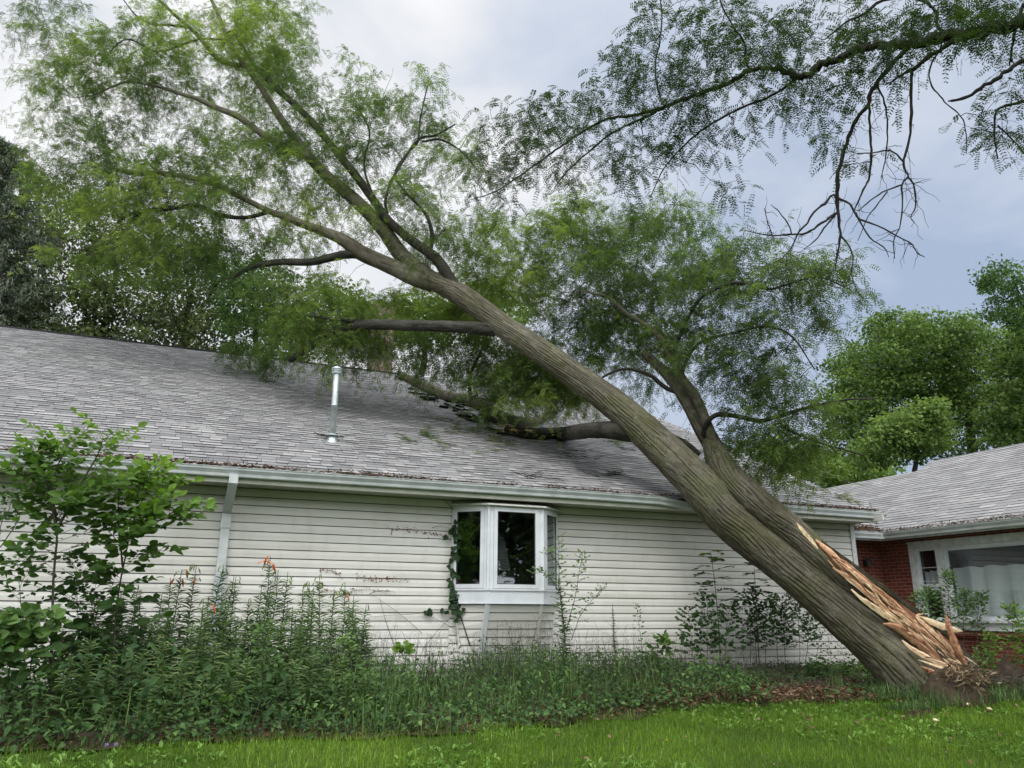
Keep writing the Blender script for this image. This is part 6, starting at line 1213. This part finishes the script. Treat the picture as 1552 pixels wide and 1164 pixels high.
leafy('small_leaved_shrub', 'fine-leaved dark shrub standing on the siding close under the trunk', 'shrub', [[(1192, None), (1190, 960), (1188, 905)], [(1212, None), (1212, 950), (1204, 900)], [(1180, None), (1176, 960), (1178, 920)], [(1220, None), (1226, 960), (1232, 925)]], 10.9, 'shrub', 512, nside=13, size=(0.05, 0.085), tone=(0.05, 0.45), r0=0.006, side=0.30, leafside=10, start=0.3)
leafy('small_leaved_shrub', 'middle dark shrub of thin upright stems on the siding, right of the pinnate sapling', 'shrub', [[(1148, None), (1146, 960), (1144, 900)], [(1136, None), (1136, 950), (1134, 900)], [(1160, None), (1156, 940), (1160, 905)]], 10.9, 'shrub', 513, nside=11, size=(0.055, 0.09), tone=(0.05, 0.45), r0=0.006, side=0.30, leafside=9, start=0.3)
leafy('small_leaved_shrub', 'dark round-leaved shrub around the foot of the pinnate sapling', 'shrub', [[(1072, None), (1070, 960), (1070, 905)], [(1055, None), (1052, 970), (1050, 925)], [(1098, None), (1100, 960), (1104, 920)]], 10.8, 'shrub', 514, nside=12, size=(0.06, 0.10), wr=0.75, tone=(0.05, 0.45), r0=0.006, side=0.32, leafside=9, start=0.25)
leafy('small_leaved_shrub', 'sparse low twiggy shrub right up against the leaning trunk', 'shrub', [[(1262, None), (1256, 990), (1250, 955)], [(1235, None), (1236, 980), (1240, 945)], [(1285, None), (1280, 1000), (1274, 980)]], 10.9, 'shrub', 515, nside=10, size=(0.035, 0.06), tone=(0.05, 0.35), r0=0.005, side=0.2, leafside=5)
leafy('broadleaf_weed', 'clump of bright low leaves on the ground just left of the trunk foot', 'weed', [[(1255, None), (1252, 1020), (1250, 1000)], [(1235, None), (1232, 1025), (1228, 1005)], [(1280, None), (1278, 1025), (1285, 1010)], [(1215, None), (1210, 1035), (1208, 1020)]], 10.2, 'sapling', 516, nside=22, size=(0.06, 0.10), tone=(0.2, 0.7), r0=0.004, side=0.2, leafside=6, start=0.1)
leafy('broadleaf_shrub', 'leafy bush with green and pale leaves right of the middle, below the pinnate sapling', 'shrub', [[(1060, None), (1058, 1030), (1060, 1000)], [(1085, None), (1088, 1025), (1092, 1000)], [(1030, None), (1026, 1030), (1024, 1010)], [(1110, None), (1112, 1030), (1116, 1012)]], 10.0, 'shrub', 517, nside=22, size=(0.05, 0.09), tone=(0.3, 0.85), r0=0.004, side=0.22, leafside=6, start=0.1)
leafy('garden_bush', 'green bush growing in front of the narrow sash window of the brick wing', 'shrub', [[(1440, None), (1438, 940), (1432, 895), (1430, 868)], [(1460, None), (1462, 930), (1468, 895)], [(1415, None), (1412, 930), (1408, 895)], [(1480, None), (1482, 930), (1490, 900)], [(1400, None), (1395, 940), (1388, 900)]], 9.9, 'shrub', 518, nside=16, size=(0.045, 0.08), tone=(0.35, 0.85), r0=0.006, side=0.24, leafside=7, start=0.3)
leafy('garden_bush', 'bright yellow-green leafy plant at the right edge before the picture window', 'shrub', [[(1530, None), (1532, 985), (1535, 940), (1530, 920)], [(1555, None), (1552, 980), (1552, 930)], [(1505, None), (1508, 1000), (1515, 965)]], 8.4, 'sapling', 519, nside=16, size=(0.05, 0.09), tone=(0.55, 0.85), r0=0.005, side=0.2, leafside=6, start=0.3)
leafy('garden_bush', 'low tangled weeds on the ground right of the torn stump', 'shrub', [[(1500, None), (1495, 1010), (1490, 990)], [(1530, None), (1530, 1020), (1528, 1000)], [(1555, None), (1556, 1015), (1556, 990)], [(1480, None), (1476, 1020), (1474, 1005)]], 8.7, 'shrub', 520, nside=24, size=(0.05, 0.10), wr=0.4, tone=(0.45, 1.0), r0=0.004, side=0.24, leafside=6, start=0.1)
leafy('bronze_shrub', 'dull brownish twiggy shrub between the left sapling and the lilies', 'shrub', [[(110, None), (108, 1010), (112, 970)], [(135, None), (132, 1000), (128, 955)], [(85, None), (90, 1020), (92, 990)], [(150, None), (155, 1010), (160, 960)]], 9.6, 'dull_leaf', 521, nside=18, size=(0.035, 0.07), tone=(0.1, 0.5), r0=0.005, side=0.25, leafside=6, start=0.1)
# pinnate saplings
def pinnate_sapling(label, stem, Y, seed, n, Lf, ll, lw, tone_hi, npair=6):
    r = np.random.default_rng(seed); b = gp(stem[0][0], Y); o = empty('pinnate_sapling', b, label, 'sapling'); pts = np.array([b] + [onY(x, y, Y) for x, y in stem[1:]]); q = smooth_path(pts, 16); a = Acc(); tubes(a, q, np.linspace(0.010, 0.004, 16), 6); a.build('stem', M['twig'], o, smooth=True)
    u = np.linspace(0.55, 1.0, n); P = np.stack([np.interp(u, np.linspace(0, 1, 16), q[:, j]) for j in range(3)], -1); an = np.arange(n) * 2.6 + r.normal(0, 0.3, n); D = unit(np.stack([np.cos(an), 0.5 * np.sin(an), 0.35 + 0 * an], -1)); a = Acc()
    pinnate(a, P, D, UP + 0 * P, Lf * (1.15 - 0.5 * (u - 0.55) / 0.45) , npair, ll, lw, 0.45, np.clip(0.12 + tone_hi * ((u - 0.55) / 0.45) ** 2.5 + r.normal(0, 0.04, n), 0, 1), rachis=0.0022, r=r, prof=OVATE, fold=0.12, ang=0.45); a.build('leaves', M['sapling'], o)
pinnate_sapling('sapling with long feathered leaves and lime green top on the siding left of the trunk', [(1092, None), (1090, 960), (1084, 890), (1077, 836)], 10.7, 540, 13, 0.42, 0.10, 0.038, 0.75, 7)
pinnate_sapling('darker feather-leaved sapling in front of the siding, its tip at the trunk', [(1152, None), (1148, 960), (1145, 900), (1143, 858)], 10.8, 541, 9, 0.34, 0.09, 0.034, 0.06, 6)
# evergreen ivy climbing the left edge of the bay, and the red creeper
r = np.random.default_rng(560); iv = empty('ivy', onY(694, 975, 11.4), 'dark ivy climbing the left edge of the bay window', 'ivy'); a = Acc(); lf = Acc()
p = np.array([onY(x, y, Y) for x, y, Y in ((712, 978, 11.36), (700, 940, 11.38), (690, 915, 11.40), (686, 880, 11.42), (688, 840, 11.43), (688, 800, 11.43), (694, 775, 11.42), (700, 762, 11.40))]); q = smooth_path(p, 40); tubes(a, q, np.linspace(0.009, 0.003, 40), 6)
q2 = smooth_path(np.array([onY(x, y, 11.44) for x, y in ((690, 922), (670, 924), (650, 925), (632, 930), (600, 932), (560, 935))]), 24); tubes(a, q2, np.linspace(0.006, 0.002, 24), 5)
for (s, e_) in (((712, 978), (700, 900)), ((700, 960), (640, 930)), ((640, 960), (560, 900)), ((690, 775), (672, 758)), ((600, 985), (575, 905)), ((640, 985), (690, 930)), ((655, 800), (683, 802)), ((560, 900), (600, 898))):
    qq = bez(onY(*s, 11.45), onY((s[0] + e_[0]) / 2 + r.uniform(-8, 8), (s[1] + e_[1]) / 2 - 8, 11.44), onY(*e_, 11.45), 9); tubes(a, [qq], [np.linspace(0.004, 0.0015, 9)], 4)
m = 70; k = r.integers(6, 30, m); C = q[k] + r.normal(0, 0.03, (m, 3)) * [1, 0.3, 0.8] - [0, 0.03, 0]; D = unit(r.normal(size=(m, 3)) * [1, 0.2, 0.4] - [0, 0.1, 0.7]); IVYP = ([0, 0.15, 0.35, 0.55, 0.8, 1.0], [0.5, 1.0, 0.75, 0.8, 0.35, 0.0])
leafs(lf, C, D, np.array([0, -1, 0.25]) + r.normal(0, 0.25, (m, 3)), r.uniform(0.07, 0.11, m), r.uniform(0.07, 0.11, m), prof=IVYP, fold=0.08, tone=r.random(m))
for c in (q2[4], q2[9], q2[10]): leafs(lf, c + r.normal(0, 0.025, (5, 3)) * [1, 0.2, 1] - [0, 0.02, 0], unit(r.normal(size=(5, 3)) * [1, 0.1, 0.4] - [0, 0, 0.6]), np.tile([0, -1.0, 0.2], (5, 1)), 0.06, 0.06, prof=IVYP, tone=r.random(5))
a.build('stem', M['twig'], iv, smooth=True); lf.build('leaves', M['ivy'], iv)
for lab, ps, n in (('red-leaved creeper strand on the siding left of the ivy', ((590, 802), (615, 803), (640, 806), (660, 809), (675, 813)), 60), ('longer red creeper strand lower on the siding, over the dead stalks', ((540, 873), (560, 878), (580, 877), (600, 878), (622, 880)), 60), ('short reddish creeper strand above the right-hand lilies', ((486, 864), (500, 865), (512, 870), (520, 878)), 26), ('faint brownish creeper on the siding among the lilies', ((480, 892), (500, 894), (525, 897), (555, 893), (590, 897)), 40)):
    v = empty('red_creeper', onY(*ps[0], 11.46), lab, 'creeper'); a = Acc(); q = smooth_path(np.array([onY(x, y, 11.462) for x, y in ps]), 20); tubes(a, q, np.full(20, 0.002), 4); a.build('stem', M['twig'], v)
    k = r.integers(0, 20, n); b = Acc(); leafs(b, q[k] + r.normal(0, 0.02, (n, 3)) * [1, 0.2, 1], unit(r.normal(size=(n, 3)) * [1, 0.2, 1] - [0, 0, 0.4]), np.tile([0, -1.0, 0.2], (n, 1)), r.uniform(0.012, 0.035, n), r.uniform(0.010, 0.022, n), tone=r.random(n)); b.build('leaves', M['red_vine'], v)
# violets
for (px, py, lab) in ((202, 1098, 'single violet flower under the pale lily, left'), (160, 1143, 'lilac flower at the lawn edge, left of its pair'), (174, 1142, 'lilac flower at the lawn edge, right of its pair'), (71, 1126, 'tiny pale violet near the bottom left corner')):
    c = onG(px, py) + [0, 0, 0.07]; v = empty('violet', c - [0, 0, 0.07], lab, 'flower'); a = Acc(); m = 5; an = np.arange(m) * 2 * math.pi / m; D = unit(np.stack([np.cos(an), 0.3 + 0 * an, np.sin(an)], -1)); leafs(a, np.tile(c, (m, 1)), D, np.tile([0, -1.0, 0.3], (m, 1)), 0.018, 0.015, prof=OVATE, tone=r.random(m)); a.build('petals', M['violet'], v); a = Acc(); tubes(a, [[c - [0, 0, 0.09], c]], [[0.0015, 0.0015]], 4); a.build('stem', M['lily'], v)
# small dandelion and fallen leaf in the lawn
c = onG(1011, 1129) + [0, 0, 0.04]; v = empty('dandelion', c - [0, 0, 0.04], 'single yellow dandelion in the lawn below the dead leaves', 'flower'); a = Acc(); m = 22; leafs(a, np.tile(c, (m, 1)), unit(r.normal(size=(m, 3)) * [1, 1, 0.3] + [0, 0, 0.4]), UP + np.zeros((m, 3)), 0.016, 0.005, tone=np.ones(m)); a.build('petals', m_simple('yellow_petal', (0.75, 0.5, 0.04), (0.85, 0.62, 0.08)), v); a = Acc(); tubes(a, [[c - [0, 0, 0.06], c]], [[0.002, 0.002]], 4); a.build('stem', M['lily'], v)

# ================================================================== torn ground round the stump
r = np.random.default_rng(600)
def heap(name, label, cat, c, rx, ry, h, seed, n=44, m='soil'):
    rr = np.random.default_rng(seed); a = Acc(); g_ = np.linspace(-1, 1, n); X, Y = np.meshgrid(g_, g_, indexing='ij'); R2 = X ** 2 + Y ** 2
    nz = vnoise(X * 3 + seed, Y * 3, 0 * X) * 0.6 + vnoise(X * 8 + seed, Y * 8, 0 * X) * 0.35 + vnoise(X * 18, Y * 18 + seed, 0 * X) * 0.15
    Z = h * np.clip(1 - R2, 0, 1) ** 0.7 * (0.3 + nz) - 0.05; x = c[0] + X * rx; y = c[1] + Y * ry; idx = np.arange(n * n).reshape(n, n)
    a.add(np.stack([x, y, gz(x, y) + Z], -1).reshape(-1, 3), np.stack([idx[:-1, :-1], idx[1:, :-1], idx[1:, 1:], idx[:-1, 1:]], -1).reshape(-1, 4)); o = a.build(name, M[m], smooth=True); return tag(o, label, cat)
cst = onG(1478, 1072); heap('root_mound', 'heaved mound of dark soil and roots right of the trunk foot', 'soil mound', cst + [0.05, 0.34, 0], 0.62, 0.46, 0.50, 1)
heap('soil_clod', 'torn-up clod of turf with dark soil in front of the trunk foot', 'soil mound', onG(1396, 1084), 0.36, 0.13, 0.12, 2)
heap('root_mound', 'lifted root plate with dark hollow at the right edge behind the lawn', 'soil mound', onG(1548, 1060) + [0.15, 0.25, 0], 0.65, 0.36, 0.5, 3)
# a dark rotten root log across the hollow
a = Acc(); L0, L1 = onG(1506, 1058) + [0, 0, 0.20], onG(1610, 1062) + [0, 0, 0.26]; t = np.linspace(0, 1, 9)[:, None]; bark_tube(a, np.hstack([L0 * (1 - t) + L1 * t + r.normal(0, 0.02, (9, 3)), np.full((9, 1), 0.055)]), 80, 40, 0.015, 12, 9.0); o = a.build('root_log', M['limb_dark'], smooth=True); tag(o, 'dark torn root lying over the hollow at the right edge', 'root')
# shredded bark and fibre at the break
a = Acc(); n = 800; c = onG(1472, 1070) + [0.0, 0.05, 0.34]; P = c + r.normal(0, 1, (n, 3)) * [0.17, 0.12, 0.08]; D = unit(r.normal(size=(n, 3)) * [1, 0.8, 0.5]); L = r.uniform(0.03, 0.12, n); leafs(a, P, D, rv(n, 1, r), L, r.uniform(0.006, 0.026, n), prof=LANCE, fold=0.2, curl=r.uniform(-0.6, 0.8, n), tone=np.clip(r.normal(0.45, 0.25, n), 0, 1))
o = a.build('shredded_bark', m_leaf('shredded_bark_fibre', [(0, (0.06, 0.042, 0.028)), (0.5, (0.15, 0.11, 0.075)), (1, (0.38, 0.30, 0.21))], 0.05, rough=0.9)); tag(o, 'heap of shredded grey-tan bark fibre at the foot of the break', 'bark debris', kind='stuff')
# roots thrown out of the mound
a = Acc(); n = 46; c = onG(1492, 1066) + [0.05, 0.2, 0.28]; P0 = c + r.normal(0, 1, (n, 3)) * [0.4, 0.25, 0.10]; D = unit(r.normal(size=(n, 3)) * [1, 0.8, 0.5] + [0, -0.2, 0.1]); t = np.linspace(0, 1, 7); Lr = r.uniform(0.15, 0.6, n)
P = P0[:, None] + D[:, None] * (Lr[:, None] * t)[..., None] - UP * (0.25 * Lr[:, None] * t ** 2)[..., None]; P[:, 1:] += np.cumsum(r.normal(0, 0.012, (n, 6, 3)), 1); tubes(a, P, np.linspace(0.009, 0.002, 7)[None] * r.uniform(0.4, 1.6, (n, 1)), 5); a.build('roots', M['twig'], tree, smooth=True)
# pale chips
for i, (px, py, s, lab) in enumerate(((1445, 1040, 0.10, 'upright pale splinter stuck in the grass below the break'), (1468, 1075, 0.05, 'small white wood chip on the soil right of the clod'), (1500, 1082, 0.06, 'tan wood chip at the lawn edge, rightmost'), (1190 // 1, 1062, 0.06, 'brown curled leaf in the litter'), (1418, 1100, 0.04, 'pale chip in the lawn below the clod'))):
    if i == 3: continue
    c = onG(px, py) + [0, 0, 0.06]; o = empty('wood_chip', c, lab, 'wood chip'); a = Acc(); d = unit(np.array([0.15, -0.1, 1.0]) if i == 0 else r.normal(size=3) * [1, 1, 0.2]); t = np.linspace(0, 1, 5)[:, None]; tubes(a, [c + d * s * 2 * (t - 0.3)], [np.array([0.012, 0.02, 0.016, 0.008, 0.001])], 5, tone=0.95); a.build('splinter', M['wood'], o)
# turf and weeds growing over the torn ground
a = Acc(); n = 7000; x = r.uniform(cst[0] - 1.2, cst[0] + 2.2, n); y = r.uniform(cst[1] - 0.30, cst[1] + 1.6, n); k = vnoise(x * 2.5, y * 2.5, 0 * x + 8) > 0.5; x, y = x[k], y[k]; P = gnd(x, y, 0.10); n = len(x); an = r.uniform(0, 2 * math.pi, n); hd = np.stack([np.cos(an), np.sin(an), 0 * an], -1)
leafs(a, P, unit(UP + hd * np.abs(r.normal(0, 0.5, (n, 1)))), -hd * 0.5 + UP * 0.2, r.uniform(0.08, 0.30, n), r.uniform(0.004, 0.010, n), prof=BLADE, fold=0, mid=False, droop=np.abs(r.normal(0.3, 0.4, n)), tone=np.clip(r.normal(0.6, 0.25, n), 0, 1)); c = onG(1396, 1084); n = 500; P = np.stack([c[0] + r.uniform(-0.42, 0.42, n), c[1] + r.uniform(-0.02, 0.22, n), 0 * np.arange(n)], -1); P[:, 2] = gz(P[:, 0], P[:, 1]) + 0.06; an = r.uniform(0, 6.28, n); hd = np.stack([np.cos(an), np.sin(an), 0 * an], -1)
leafs(a, P, unit(UP + hd * np.abs(r.normal(0, 0.5, (n, 1)))), -hd * 0.5 + UP * 0.2, r.uniform(0.06, 0.16, n), 0.007, prof=BLADE, fold=0, mid=False, droop=np.abs(r.normal(0.3, 0.4, n)), tone=np.clip(r.normal(0.75, 0.2, n), 0, 1))
o = a.build('mound_grass', M['weed']); tag(o, 'rough grass sprouting over the torn ground by the stump', 'grass', kind='stuff')
